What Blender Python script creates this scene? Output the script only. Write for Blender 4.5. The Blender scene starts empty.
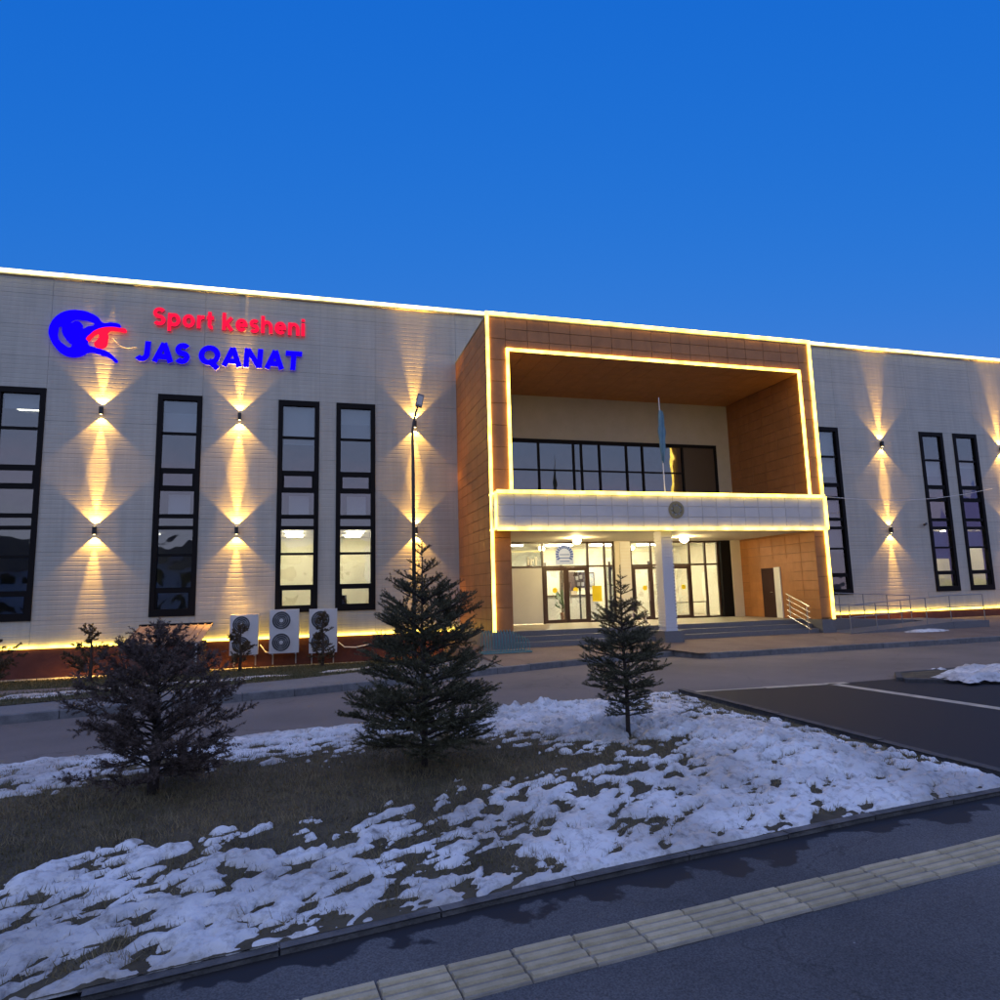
import bpy, bmesh, math, random
import numpy as np
from mathutils import Vector, Matrix

sc = bpy.context.scene
rad = math.radians
random.seed(7)

# ------------------------------------------------------------------ camera
def camera():
    yaw, pitch, roll = rad(15.962), rad(7.857), rad(-1.5445)
    F = Vector((math.sin(yaw)*math.cos(pitch), math.cos(yaw)*math.cos(pitch), math.sin(pitch)))
    r = Vector((math.cos(yaw), -math.sin(yaw), 0)); u = r.cross(F)
    r2 = r*math.cos(roll) + u*math.sin(roll); u2 = -r*math.sin(roll) + u*math.cos(roll)
    c = bpy.data.cameras.new('camera'); o = bpy.data.objects.new('camera', c)
    c.sensor_width = 36; c.lens = 36*0.66881; c.clip_end = 3000; c.clip_start = .05
    m = Matrix.Identity(4)
    for i in range(3):
        m[i][0] = r2[i]; m[i][1] = u2[i]; m[i][2] = -F[i]
    m[2][3] = 2.0
    o.matrix_world = m
    sc.collection.objects.link(o); sc.camera = o
camera()

# ------------------------------------------------------------------ world, sun, exposure
EXP = 3.2
EX = 2**EXP                     # emitters below are given as the brightness they show in the picture
SUN_EL, SUN_AZ = 3.0, 196.0     # low behind the camera: dusk
w = bpy.data.worlds.new('World'); sc.world = w; w.use_nodes = True
nt = w.node_tree
sky = nt.nodes.new('ShaderNodeTexSky'); sky.sky_type = 'NISHITA'; sky.sun_disc = False
sky.sun_elevation = rad(0.6); sky.sun_rotation = rad(SUN_AZ)
sky.air_density = 1.0; sky.dust_density = 0.0; sky.ozone_density = 5.0
sep = nt.nodes.new('ShaderNodeSeparateColor'); cmb = nt.nodes.new('ShaderNodeCombineColor')   # film response: deep even blue
nt.links.new(sky.outputs[0], sep.inputs[0])
for ch, pw, k in ((0, 2.0, 17), (1, .50, .445), (2, .12, .765)):
    p_ = nt.nodes.new('ShaderNodeMath'); p_.operation = 'POWER'; p_.inputs[1].default_value = pw
    q_ = nt.nodes.new('ShaderNodeMath'); q_.operation = 'MULTIPLY'; q_.inputs[1].default_value = k
    nt.links.new(sep.outputs[ch], p_.inputs[0]); 
    m_ = nt.nodes.new('ShaderNodeMath'); m_.operation = 'MINIMUM'; m_.inputs[1].default_value = (.30, .45, .9)[ch]
    nt.links.new(p_.outputs[0], q_.inputs[0]); nt.links.new(q_.outputs[0], m_.inputs[0]); nt.links.new(m_.outputs[0], cmb.inputs[ch])
nt.links.new(cmb.outputs[0], nt.nodes['Background'].inputs[0])
nt.nodes['Background'].inputs[1].default_value = 0.10
sd = bpy.data.lights.new('sun', 'SUN'); sd.energy = 0.11; sd.angle = rad(140); sd.color = (1, .89, .62)
so = bpy.data.objects.new('sun', sd); sc.collection.objects.link(so)
a = rad(SUN_AZ); e = rad(46)
sdir = Vector((math.sin(a)*math.cos(e), math.cos(a)*math.cos(e), math.sin(e)))
so.rotation_euler = sdir.to_track_quat('Z', 'Y').to_euler(); so.location = sdir*60
vs = sc.view_settings; vs.view_transform = 'Standard'; vs.look = 'None'; vs.gamma = 1; vs.exposure = EXP
vs.use_curve_mapping = False
cy = sc.cycles
cy.use_denoising = True; cy.max_bounces = 6; cy.transparent_max_bounces = 12
cy.sample_clamp_indirect = 4; cy.caustics_reflective = False; cy.caustics_refractive = False

# ------------------------------------------------------------------ helpers
col = sc.collection
class MB:
    def __init__(s): s.v = []; s.f = []
    def quad(s, a, b, c, d):
        n = len(s.v); s.v += [tuple(a), tuple(b), tuple(c), tuple(d)]; s.f.append((n, n+1, n+2, n+3)); return s
    def poly(s, pts):
        n = len(s.v); s.v += [tuple(p) for p in pts]; s.f.append(tuple(range(n, n+len(pts)))); return s
    def box(s, x0, x1, y0, y1, z0, z1):
        n = len(s.v)
        s.v += [(x0,y0,z0),(x1,y0,z0),(x1,y1,z0),(x0,y1,z0),(x0,y0,z1),(x1,y0,z1),(x1,y1,z1),(x0,y1,z1)]
        s.f += [tuple(n+i for i in q) for q in ((3,2,1,0),(4,5,6,7),(0,1,5,4),(1,2,6,5),(2,3,7,6),(3,0,4,7))]
        return s
    def tube(s, pts, rads, n=8, caps=True):
        pts = [Vector(p) for p in pts]
        if not hasattr(rads, '__len__'): rads = [rads]*len(pts)
        b = len(s.v); up = None
        for i, p in enumerate(pts):
            d = (pts[min(i+1, len(pts)-1)] - pts[max(i-1, 0)]).normalized()
            if up is None:
                up = d.orthogonal().normalized()
            up = (up - d*up.dot(d)).normalized(); q = d.cross(up)
            for k in range(n):
                t = 2*math.pi*k/n; s.v.append(tuple(p + (up*math.cos(t) + q*math.sin(t))*rads[i]))
        for i in range(len(pts)-1):
            for k in range(n):
                s.f.append((b+i*n+k, b+i*n+(k+1) % n, b+(i+1)*n+(k+1) % n, b+(i+1)*n+k))
        if caps:
            s.f.append(tuple(b+k for k in reversed(range(n)))); s.f.append(tuple(b+(len(pts)-1)*n+k for k in range(n)))
        return s
    def disc(s, c, r, axis='y', n=20, depth=0.0, r_in=0):
        # flat-faced cylinder or ring facing -y
        b = len(s.v); cx, cyy, cz = c
        for k in range(n):
            t = 2*math.pi*k/n; ct, st = math.cos(t), math.sin(t)
            for rr, dy in ((r, 0), (r, depth), (r_in, 0), (r_in, depth)):
                s.v.append((cx+rr*ct, cyy+dy, cz+rr*st))
        for k in range(n):
            i = b+4*k; j = b+4*((k+1) % n)
            s.f.append((i, j, j+2, i+2)); s.f.append((i+1, i, j, j+1)[::-1]) if depth else None
            if r_in and depth: s.f.append((i+2, j+2, j+3, i+3))
        return s
    def build(s, name, mat, parent=None, smooth=False):
        me = bpy.data.meshes.new(name); me.from_pydata(s.v, [], s.f); me.update()
        return obj(name, me, mat, parent, smooth)
def obj(name, me, mat, parent=None, smooth=False):
    if mat is not None:
        me.materials.clear(); me.materials.append(mat)
    if smooth:
        me.polygons.foreach_set('use_smooth', [True]*len(me.polygons))
    o = bpy.data.objects.new(name, me); col.objects.link(o)
    if parent is not None: o.parent = parent
    return o
def box(name, mat, parent, *d):
    return MB().box(*d).build(name, mat, parent)
def empty(name, loc=(0,0,0)):
    o = bpy.data.objects.new(name, None); o.location = loc; o.empty_display_size = .2; col.objects.link(o); return o
def tag(o, label, cat, group=None):
    o['label'] = label; o['category'] = cat
    if group: o['group'] = group
    return o
def struct(o): o['kind'] = 'structure'; return o
def stuff(o, label=None, cat=None):
    o['kind'] = 'stuff'
    if label: o['label'] = label
    if cat: o['category'] = cat
    return o
def copy_tree(o, parent=None):
    c = o.copy(); col.objects.link(c); c.parent = parent
    for ch in list(o.children): copy_tree(ch, c)
    return c

# ------------------------------------------------------------------ materials
MATS = {}
def mat(name, base=(.5,.5,.5), rough=.6, metal=0, noise=None, nscale=5, bump=0, bscale=40, spec=.5, detail=4, obvar=0):
    m = bpy.data.materials.new(name); m.use_nodes = True; n = m.node_tree; L = n.links
    b = n.nodes['Principled BSDF']
    b.inputs['Base Color'].default_value = (*base, 1); b.inputs['Roughness'].default_value = rough
    b.inputs['Metallic'].default_value = metal; b.inputs['Specular IOR Level'].default_value = spec
    tc = n.nodes.new('ShaderNodeTexCoord')
    src = None
    if noise:
        t = n.nodes.new('ShaderNodeTexNoise'); t.inputs['Scale'].default_value = nscale; t.inputs['Detail'].default_value = detail
        t.inputs['Roughness'].default_value = .65
        g = n.nodes.new('ShaderNodeNewGeometry'); L.new(g.outputs['Position'], t.inputs['Vector'])
        r = n.nodes.new('ShaderNodeValToRGB'); r.color_ramp.elements[0].position = .32; r.color_ramp.elements[1].position = .68
        r.color_ramp.elements[0].color = (*base, 1); r.color_ramp.elements[1].color = (*noise, 1)
        L.new(t.outputs['Fac'], r.inputs['Fac']); src = r.outputs['Color']; L.new(src, b.inputs['Base Color'])
    if obvar:
        oi = n.nodes.new('ShaderNodeObjectInfo'); mr = n.nodes.new('ShaderNodeMapRange')
        mr.inputs['To Min'].default_value = 1-obvar; mr.inputs['To Max'].default_value = 1+obvar
        L.new(oi.outputs['Random'], mr.inputs['Value'])
        mx = n.nodes.new('ShaderNodeVectorMath'); mx.operation = 'SCALE'
        if src: L.new(src, mx.inputs[0])
        else: mx.inputs[0].default_value = base
        L.new(mr.outputs['Result'], mx.inputs['Scale']); L.new(mx.outputs['Vector'], b.inputs['Base Color'])
    if bump:
        t2 = n.nodes.new('ShaderNodeTexNoise'); t2.inputs['Scale'].default_value = bscale; t2.inputs['Detail'].default_value = 5
        g = n.nodes.new('ShaderNodeNewGeometry'); L.new(g.outputs['Position'], t2.inputs['Vector'])
        bp = n.nodes.new('ShaderNodeBump'); bp.inputs['Strength'].default_value = bump; bp.inputs['Distance'].default_value = .02
        L.new(t2.outputs['Fac'], bp.inputs['Height']); L.new(bp.outputs['Normal'], b.inputs['Normal'])
    MATS[name] = m; return m
def emat(name, colr, shown):
    m = bpy.data.materials.new(name); m.use_nodes = True; b = m.node_tree.nodes['Principled BSDF']
    b.inputs['Base Color'].default_value = (*[min(.8, c)*.12 for c in colr], 1)
    b.inputs['Emission Color'].default_value = (*colr, 1); b.inputs['Emission Strength'].default_value = shown/EX
    b.inputs['Roughness'].default_value = .9; b.inputs['Specular IOR Level'].default_value = 0
    return m
def glassmat(name, tint=(.75,.78,.8), refl=1.0):
    m = bpy.data.materials.new(name); m.use_nodes = True; n = m.node_tree; n.nodes.clear()
    o = n.nodes.new('ShaderNodeOutputMaterial'); mx = n.nodes.new('ShaderNodeMixShader'); t = n.nodes.new('ShaderNodeBsdfTransparent')
    t.inputs[0].default_value = (*tint, 1); g = n.nodes.new('ShaderNodeBsdfGlossy'); g.inputs['Roughness'].default_value = .02
    g.inputs[0].default_value = (refl, refl, refl, 1)
    ge = n.nodes.new('ShaderNodeNewGeometry'); tw = n.nodes.new('ShaderNodeTexNoise'); tw.inputs['Scale'].default_value = 1.4; tw.inputs['Detail'].default_value = 1; n.links.new(ge.outputs['Position'], tw.inputs['Vector'])
    bp = n.nodes.new('ShaderNodeBump'); bp.inputs['Strength'].default_value = .25; bp.inputs['Distance'].default_value = .03; n.links.new(tw.outputs['Fac'], bp.inputs['Height']); n.links.new(bp.outputs['Normal'], g.inputs['Normal'])
    f = n.nodes.new('ShaderNodeLayerWeight'); f.inputs[0].default_value = .5
    p = n.nodes.new('ShaderNodeMath'); p.operation = 'POWER'; p.inputs[1].default_value = 3.6; n.links.new(f.outputs['Facing'], p.inputs[0])
    q = n.nodes.new('ShaderNodeMath'); q.operation = 'MULTIPLY_ADD'; q.inputs[1].default_value = .7; q.inputs[2].default_value = .11; n.links.new(p.outputs[0], q.inputs[0])
    n.links.new(q.outputs[0], mx.inputs[0]); n.links.new(t.outputs[0], mx.inputs[1]); n.links.new(g.outputs[0], mx.inputs[2])
    n.links.new(mx.outputs[0], o.inputs[0]); return m

M_PANEL = mat('wall_panel_coating', (.48,.46,.385), .55, noise=(.525,.505,.425), nscale=1.3, obvar=.025)
def streaks(m, lo=.91, vs=(5, 5, .22)):
    n = m.node_tree; L = n.links; b = n.nodes['Principled BSDF']; src = b.inputs['Base Color'].links[0].from_socket
    g = n.nodes.new('ShaderNodeNewGeometry'); v = n.nodes.new('ShaderNodeVectorMath'); v.operation = 'MULTIPLY'; v.inputs[1].default_value = vs; L.new(g.outputs['Position'], v.inputs[0])
    t = n.nodes.new('ShaderNodeTexNoise'); t.inputs['Scale'].default_value = 1; t.inputs['Detail'].default_value = 6; t.inputs['Roughness'].default_value = .7; L.new(v.outputs[0], t.inputs['Vector'])
    r = n.nodes.new('ShaderNodeMapRange'); r.inputs[1].default_value = .35; r.inputs[2].default_value = .6; r.inputs['To Min'].default_value = lo; r.inputs['To Max'].default_value = 1.03; L.new(t.outputs['Fac'], r.inputs['Value'])
    s_ = n.nodes.new('ShaderNodeVectorMath'); s_.operation = 'SCALE'; L.new(src, s_.inputs[0]); L.new(r.outputs['Result'], s_.inputs['Scale']); L.new(s_.outputs['Vector'], b.inputs['Base Color'])
streaks(M_PANEL)
M_CORE = mat('wall_core', (.25,.24,.23), .8)
M_PLINTH = mat('red_plinth_render', (.095,.026,.018), .85, noise=(.135,.042,.028), nscale=3, bump=.3)
M_TILE = mat('terracotta_cladding', (.34,.135,.036), .5, noise=(.42,.175,.052), nscale=2.2, obvar=.07)
streaks(M_TILE, .90, (3,3,.5)); M_TILEBACK = mat('cladding_joint', (.15,.075,.03), .8)
M_FASCIA = mat('pale_fascia_tile', (.55,.54,.52), .45, obvar=.05, noise=(.6,.59,.57), nscale=2)
M_FRAME = mat('dark_window_frame', (.010,.009,.009), .6, spec=.12)
M_BROWNFRAME = mat('brown_door_frame', (.05,.025,.015), .4)
M_GLASS = glassmat('window_glass')
M_GLASSD = glassmat('tinted_glass', (.5,.53,.55))
M_WHITE = mat('white_paint', (.72,.71,.68), .6, noise=(.76,.75,.72), nscale=2)
M_CREAM = mat('cream_plaster', (.68,.62,.50), .7, noise=(.72,.66,.54), nscale=2)
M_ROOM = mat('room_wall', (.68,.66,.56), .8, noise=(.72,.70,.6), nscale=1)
M_ROOMFLOOR = mat('room_floor', (.35,.30,.24), .5)
M_BLIND = mat('roller_blind', (.55,.56,.55), .8)
M_METAL = mat('galvanised_steel', (.45,.45,.45), .4, .8)
M_STEEL = mat('polished_steel', (.75,.72,.68), .22, 1)
M_DARKMETAL = mat('dark_painted_steel', (.03,.03,.033), .45)
M_STEP = mat('granite_step', (.13,.125,.125), .55, noise=(.19,.185,.18), nscale=30, bump=.2)
M_KERB = mat('concrete_kerb', (.12,.118,.115), .85, noise=(.20,.195,.19), nscale=6, bump=.5, bscale=60, obvar=.12)
M_COPING = mat('coping_flashing', (.30,.28,.22), .5)
def uneven(m, shown):
    n = m.node_tree; g = n.nodes.new('ShaderNodeNewGeometry'); t = n.nodes.new('ShaderNodeTexNoise'); t.inputs['Scale'].default_value = 2.5; t.inputs['Detail'].default_value = 4
    n.links.new(g.outputs['Position'], t.inputs['Vector']); r = n.nodes.new('ShaderNodeMapRange'); r.inputs[1].default_value = .3; r.inputs[2].default_value = .7
    r.inputs['To Min'].default_value = shown*.55/EX; r.inputs['To Max'].default_value = shown*1.35/EX
    n.links.new(t.outputs['Fac'], r.inputs['Value']); n.links.new(r.outputs['Result'], n.nodes['Principled BSDF'].inputs['Emission Strength']); return m
M_STRIP = emat('warm_light_strip', (1, .66, .085), 8.5); uneven(M_STRIP, 8)
M_STRIPW = emat('roof_light_strip', (1, .82, .28), 4.2); uneven(M_STRIPW, 4.4)
M_LAMPG = emat('porch_lamp_glass', (1, .76, .36), 300)
M_ROOMLAMP = emat('room_lamp_panel', (1, .84, .52), 60)
M_BLUE = emat('blue_sign_face', (.006, .0, 1.0), 1.15)
M_RED = emat('red_sign_face', (1.0, .008, .05), 1.3)
M_SIGNSIDE = mat('sign_return', (.25,.25,.3), .5)
M_ACW = mat('air_conditioner_casing', (.62,.62,.6), .5, noise=(.68,.68,.66), nscale=3)
M_ACFAN = mat('fan_grille', (.05,.055,.06), .5)
M_TEAL = mat('teal_paint', (.07,.24,.25), .6)
M_BARK = mat('bark', (.045,.033,.025), .9, noise=(.09,.07,.055), nscale=40, bump=.8, bscale=80)

# ------------------------------------------------------------------ ground
def value_noise(x, y, seed):
    rs = np.random.RandomState(seed); T = rs.rand(256, 256)
    xi = np.floor(x).astype(int); yi = np.floor(y).astype(int); fx = x-xi; fy = y-yi
    fx = fx*fx*(3-2*fx); fy = fy*fy*(3-2*fy)
    g = lambda i, j: T[i % 256, j % 256]
    return (g(xi,yi)*(1-fx)+g(xi+1,yi)*fx)*(1-fy) + (g(xi,yi+1)*(1-fx)+g(xi+1,yi+1)*fx)*fy
def fbm(x, y, seed, oct=5, gain=.5):
    s = 0; amp = 1; tot = 0
    for k in range(oct):
        s = s + amp*value_noise(x*2**k+17.3*k, y*2**k+9.1*k, seed+k); tot += amp; amp *= gain
    return s/tot - .5
def interp(x, pts):
    return np.interp(x, [p[0] for p in pts], [p[1] for p in pts])

def asphalt(name, c1, c2, sc1=.5, wet=None, rough=.95, grain=.35):
    m = bpy.data.materials.new(name); m.use_nodes = True; n = m.node_tree; L = n.links; b = n.nodes['Principled BSDF']
    g = n.nodes.new('ShaderNodeNewGeometry')
    t = n.nodes.new('ShaderNodeTexNoise'); t.inputs['Scale'].default_value = sc1; t.inputs['Detail'].default_value = 7; t.inputs['Roughness'].default_value = .6
    L.new(g.outputs['Position'], t.inputs['Vector'])
    r = n.nodes.new('ShaderNodeValToRGB'); r.color_ramp.elements[0].position = .3; r.color_ramp.elements[1].position = .7
    r.color_ramp.elements[0].color = (*c1, 1); r.color_ramp.elements[1].color = (*c2, 1); L.new(t.outputs['Fac'], r.inputs['Fac'])
    t2 = n.nodes.new('ShaderNodeTexNoise'); t2.inputs['Scale'].default_value = 90; t2.inputs['Detail'].default_value = 3
    L.new(g.outputs['Position'], t2.inputs['Vector'])
    mr = n.nodes.new('ShaderNodeMapRange'); mr.inputs[1].default_value = .3; mr.inputs[2].default_value = .7
    mr.inputs['To Min'].default_value = 1-grain; mr.inputs['To Max'].default_value = 1+grain
    L.new(t2.outputs['Fac'], mr.inputs['Value'])
    sm = n.nodes.new('ShaderNodeVectorMath'); sm.operation = 'SCALE'; L.new(r.outputs['Color'], sm.inputs[0]); L.new(mr.outputs['Result'], sm.inputs['Scale'])
    out = sm.outputs['Vector']
    # hairline cracks, wandering
    tw = n.nodes.new('ShaderNodeTexNoise'); tw.inputs['Scale'].default_value = 1.6; tw.inputs['Detail'].default_value = 5; L.new(g.outputs['Position'], tw.inputs['Vector'])
    wv = n.nodes.new('ShaderNodeVectorMath'); wv.operation = 'MULTIPLY_ADD'; wv.inputs[1].default_value = (1.3,1.3,0); L.new(tw.outputs['Color'], wv.inputs[0]); L.new(g.outputs['Position'], wv.inputs[2])
    vo = n.nodes.new('ShaderNodeTexVoronoi'); vo.feature = 'DISTANCE_TO_EDGE'; vo.inputs['Scale'].default_value = .33; L.new(wv.outputs[0], vo.inputs['Vector'])
    mc = n.nodes.new('ShaderNodeMapRange'); mc.inputs[1].default_value = .0; mc.inputs[2].default_value = .006; mc.inputs['To Min'].default_value = .75; mc.inputs['To Max'].default_value = 1
    L.new(vo.outputs['Distance'], mc.inputs['Value'])
    sc2 = n.nodes.new('ShaderNodeVectorMath'); sc2.operation = 'SCALE'; L.new(out, sc2.inputs[0]); L.new(mc.outputs['Result'], sc2.inputs['Scale'])
    # scattered pale grit and salt
    vg = n.nodes.new('ShaderNodeTexVoronoi'); vg.inputs['Scale'].default_value = 7; L.new(g.outputs['Position'], vg.inputs['Vector'])
    mg = n.nodes.new('ShaderNodeMapRange'); mg.inputs[1].default_value = .035; mg.inputs[2].default_value = .055; mg.inputs['To Min'].default_value = 1; mg.inputs['To Max'].default_value = 0
    L.new(vg.outputs['Distance'], mg.inputs['Value'])
    t4 = n.nodes.new('ShaderNodeTexNoise'); t4.inputs['Scale'].default_value = 1.2; L.new(g.outputs['Position'], t4.inputs['Vector'])
    m6 = n.nodes.new('ShaderNodeMapRange'); m6.inputs[1].default_value = .52; m6.inputs[2].default_value = .6; L.new(t4.outputs['Fac'], m6.inputs['Value'])
    m7 = n.nodes.new('ShaderNodeMath'); m7.operation = 'MULTIPLY'; L.new(mg.outputs['Result'], m7.inputs[0]); L.new(m6.outputs['Result'], m7.inputs[1])
    mxg = n.nodes.new('ShaderNodeMix'); mxg.data_type = 'RGBA'; L.new(m7.outputs[0], mxg.inputs['Factor']); L.new(sc2.outputs['Vector'], mxg.inputs['A']); mxg.inputs['B'].default_value = (.30,.29,.28,1)
    out = mxg.outputs['Result']
    b.inputs['Roughness'].default_value = rough
    if wet:   # meltwater stain along a line y = a + b x, ragged edge
        a0, b0, width = wet
        sx = n.nodes.new('ShaderNodeSeparateXYZ'); L.new(g.outputs['Position'], sx.inputs[0])
        m1 = n.nodes.new('ShaderNodeMath'); m1.operation = 'MULTIPLY'; m1.inputs[1].default_value = b0; L.new(sx.outputs['X'], m1.inputs[0])
        m2 = n.nodes.new('ShaderNodeMath'); m2.operation = 'SUBTRACT'; L.new(sx.outputs['Y'], m2.inputs[0]); L.new(m1.outputs[0], m2.inputs[1])
        m3 = n.nodes.new('ShaderNodeMath'); m3.operation = 'SUBTRACT'; m3.inputs[1].default_value = a0; L.new(m2.outputs[0], m3.inputs[0])  # <0 below kerb
        t3 = n.nodes.new('ShaderNodeTexNoise'); t3.inputs['Scale'].default_value = 2.2; t3.inputs['Detail'].default_value = 5; L.new(g.outputs['Position'], t3.inputs['Vector'])
        m4 = n.nodes.new('ShaderNodeMath'); m4.operation = 'MULTIPLY_ADD'; m4.inputs[1].default_value = 1.1; m4.inputs[2].default_value = -.55+width
        L.new(t3.outputs['Fac'], m4.inputs[0])
        m5 = n.nodes.new('ShaderNodeMath'); m5.operation = 'ADD'; L.new(m3.outputs[0], m5.inputs[0]); L.new(m4.outputs[0], m5.inputs[1])
        mr2 = n.nodes.new('ShaderNodeMapRange'); mr2.inputs[1].default_value = 0; mr2.inputs[2].default_value = .035; L.new(m5.outputs[0], mr2.inputs['Value'])
        mx = n.nodes.new('ShaderNodeMix'); mx.data_type = 'RGBA'
        L.new(mr2.outputs['Result'], mx.inputs['Factor']); L.new(out, mx.inputs['A']); mx.inputs['B'].default_value = (.036,.037,.041,1)
        out = mx.outputs['Result']
        mr3 = n.nodes.new('ShaderNodeMapRange'); mr3.inputs['To Min'].default_value = rough; mr3.inputs['To Max'].default_value = .7
        L.new(mr2.outputs['Result'], mr3.inputs['Value']); L.new(mr3.outputs['Result'], b.inputs['Roughness'])
    L.new(out, b.inputs['Base Color']); b.inputs['Specular IOR Level'].default_value = .10
    bp = n.nodes.new('ShaderNodeBump'); bp.inputs['Strength'].default_value = .10; bp.inputs['Distance'].default_value = .01
    L.new(t2.outputs['Fac'], bp.inputs['Height']); L.new(bp.outputs['Normal'], b.inputs['Normal'])
    return m
M_ROAD = asphalt('road_asphalt', (.165,.145,.128), (.235,.205,.18), .35)
M_LOT = asphalt('car_park_asphalt', (.080,.081,.082), (.152,.151,.149), .4, wet=(4.33, .125, .20))
M_FORE = asphalt('forecourt_paving', (.19,.14,.11), (.26,.20,.155), .8)
M_PAVE = asphalt('pavement_asphalt', (.19,.18,.17), (.25,.24,.225), .8)

ground = MB().quad((-1500,-1500,-.6),(1500,-1500,-.6),(1500,1500,-.6),(-1500,1500,-.6)).build('ground', mat('far_ground', (.06,.05,.04), .9, noise=(.09,.08,.06), nscale=.2)); struct(ground)
road = MB().quad((-90,-60,0),(110,-60,0),(110,18.9,0),(-90,18.9,0)).build('road', M_ROAD); struct(road)

KERB_FAR = [(-60,2.5),(-20,9.9),(-14,11.3),(-5.06,13.65),(-.16,14.75),(4.06,16.25),(7.9,17.45),(10.35,18.0)]
NEAR_EDGE = [(-60,1.5),(-20,7.2),(-10,8.9),(-3.64,9.97),(-.8,10.55),(3.0,11.25),(6.9,11.72),(10.2,11.5),(40,11.6)]
lot = MB().poly([(60,-50,.004),(60,11.6,.004)] + [(x,y,.004) for x, y in reversed(NEAR_EDGE)] + [(-60,-50,.004)][::1]).build('car_park', M_LOT); struct(lot)

M_LINE = mat('worn_road_paint', (.62,.55,.41), .8, noise=(.34,.30,.23), nscale=3.5, detail=8)
def strip_line(name, pts, wd, z, m):
    b = MB()
    for (x0,y0),(x1,y1) in zip(pts, pts[1:]):
        d = Vector((x1-x0,y1-y0)).normalized(); nx, ny = -d.y*wd/2, d.x*wd/2
        b.quad((x0-nx,y0-ny,z),(x1-nx,y1-ny,z),(x1+nx,y1+ny,z),(x0+nx,y0+ny,z))
    o = b.build(name, m); struct(o); return o
strip_line('parking_bay_line', [(10.08,11.5),(10.32,8.2),(10.6,4.0)], .22, .009, M_LINE)
strip_line('road_edge_line', [(7.0,11.76),(8.6,11.62)], .10, .009, M_LINE)
strip_line('road_edge_line', [(8.62,11.62),(10.45,11.46)], .2, .009, M_LINE)

def kerb_run(parent, pts, wd, z0, z1, length=1.0, m=M_KERB, closed=False):
    # individual kerb stones along a polyline
    P = [Vector((p[0], p[1])) for p in pts]
    seg = [(P[i+1]-P[i]).length for i in range(len(P)-1)]; tot = sum(seg)
    def at(s):
        for i, l in enumerate(seg):
            if s <= l or i == len(seg)-1: return P[i] + (P[i+1]-P[i])*(s/l)
            s -= l
    n = max(1, int(round(tot/length)))
    for k in range(n):
        a_, b_ = at(k*tot/n), at((k+1)*tot/n); d = (b_-a_).normalized(); q = Vector((-d.y, d.x))*wd
        a_ = a_ + d*.006; b_ = b_ - d*.006
        jz = random.uniform(-.006, .006); c = .015
        prof = [(0,z0),(0,z1-c+jz),(c/wd,z1+jz),(1-c/wd,z1+jz),(1,z1-c+jz),(1,z0)]
        mb = MB(); n6 = len(prof)
        for pt in (a_, b_):
            for t, z in prof: mb.v.append((pt.x+q.x*t, pt.y+q.y*t, z))
        for i in range(n6-1): mb.f.append((i, n6+i, n6+i+1, i+1))
        mb.f.append(tuple(range(n6))); mb.f.append(tuple(reversed(range(n6, 2*n6))))
        mb.build('kerb_stone', m, parent)
KF = struct(empty('far_kerb'))
kerb_run(KF, KERB_FAR[2:], .16, -.05, .155)
kerb_run(KF, [(10.35,18.0),(10.85,16.9)], .16, -.05, .155, .6)
kerb_run(KF, [(10.85,16.9),(45,16.85)], .16, -.05, .155)

# pavement, lawn and forecourt behind the far kerb
LAWN_EDGE = [(-60,3.8),(-14,12.6),(-5.5,14.95),(-.2,16.6),(2.9,18.1),(4.7,19.4)]
def sheet(name, m, xs, ys_fn, z_fn, ny=8, skirt=None):
    mb = MB(); cols_ = []
    for x in xs:
        y0, y1 = ys_fn(x); c = []
        for j in range(ny+1):
            y = y0+(y1-y0)*j/ny; c.append((x, y, z_fn(x, y)))
        cols_.append(c)
    nv = ny+1
    for c in cols_: mb.v += c
    for i in range(len(xs)-1):
        for j in range(ny): mb.f.append((i*nv+j, (i+1)*nv+j, (i+1)*nv+j+1, i*nv+j+1))
    if skirt is not None:
        b = len(mb.v)
        for j in range(nv): mb.v.append((cols_[0][j][0], cols_[0][j][1], skirt))
        for j in range(ny): mb.f.append((j, j+1, b+j+1, b+j))
    o = mb.build(name, m); struct(o); return o
kf = lambda x: float(interp(x, KERB_FAR)); le = lambda x: float(interp(x, LAWN_EDGE))
xsL = [x for x in np.arange(-40, 4.61, .3)]
sheet('pavement', M_PAVE, xsL+[4.75], lambda x: (kf(x)+.15, le(x)), lambda x, y: .142, 2)
YW = 24.7
def lawn_z(x, y):
    t = (y-le(x))/(24.5-le(x)); t = min(max(t, 0), 1)
    return .15 - .46*t + .03*float(fbm(np.array(x*1.3), np.array(y*1.3), 5, 3))
M_LAWN = mat('winter_lawn_soil', (.055,.05,.02), .95, noise=(.10,.085,.035), nscale=2.5, bump=1, bscale=25, detail=8)
sheet('lawn', M_LAWN, xsL+[4.75], lambda x: (le(x), 24.6), lawn_z, 24)
def fore_z(x, y): return .148 + .135*min(max((y-17)/3, 0), 1)
def fore_y0(x): return kf(x)+.15 if x < 10.6 else 17.0
sheet('forecourt', M_FORE, [4.75]+list(np.arange(5, 10.6, .4))+[10.6,10.9,12,20,30,45,70], lambda x: (fore_y0(x), 24.6), fore_z, 10, skirt=-.4)

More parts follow.
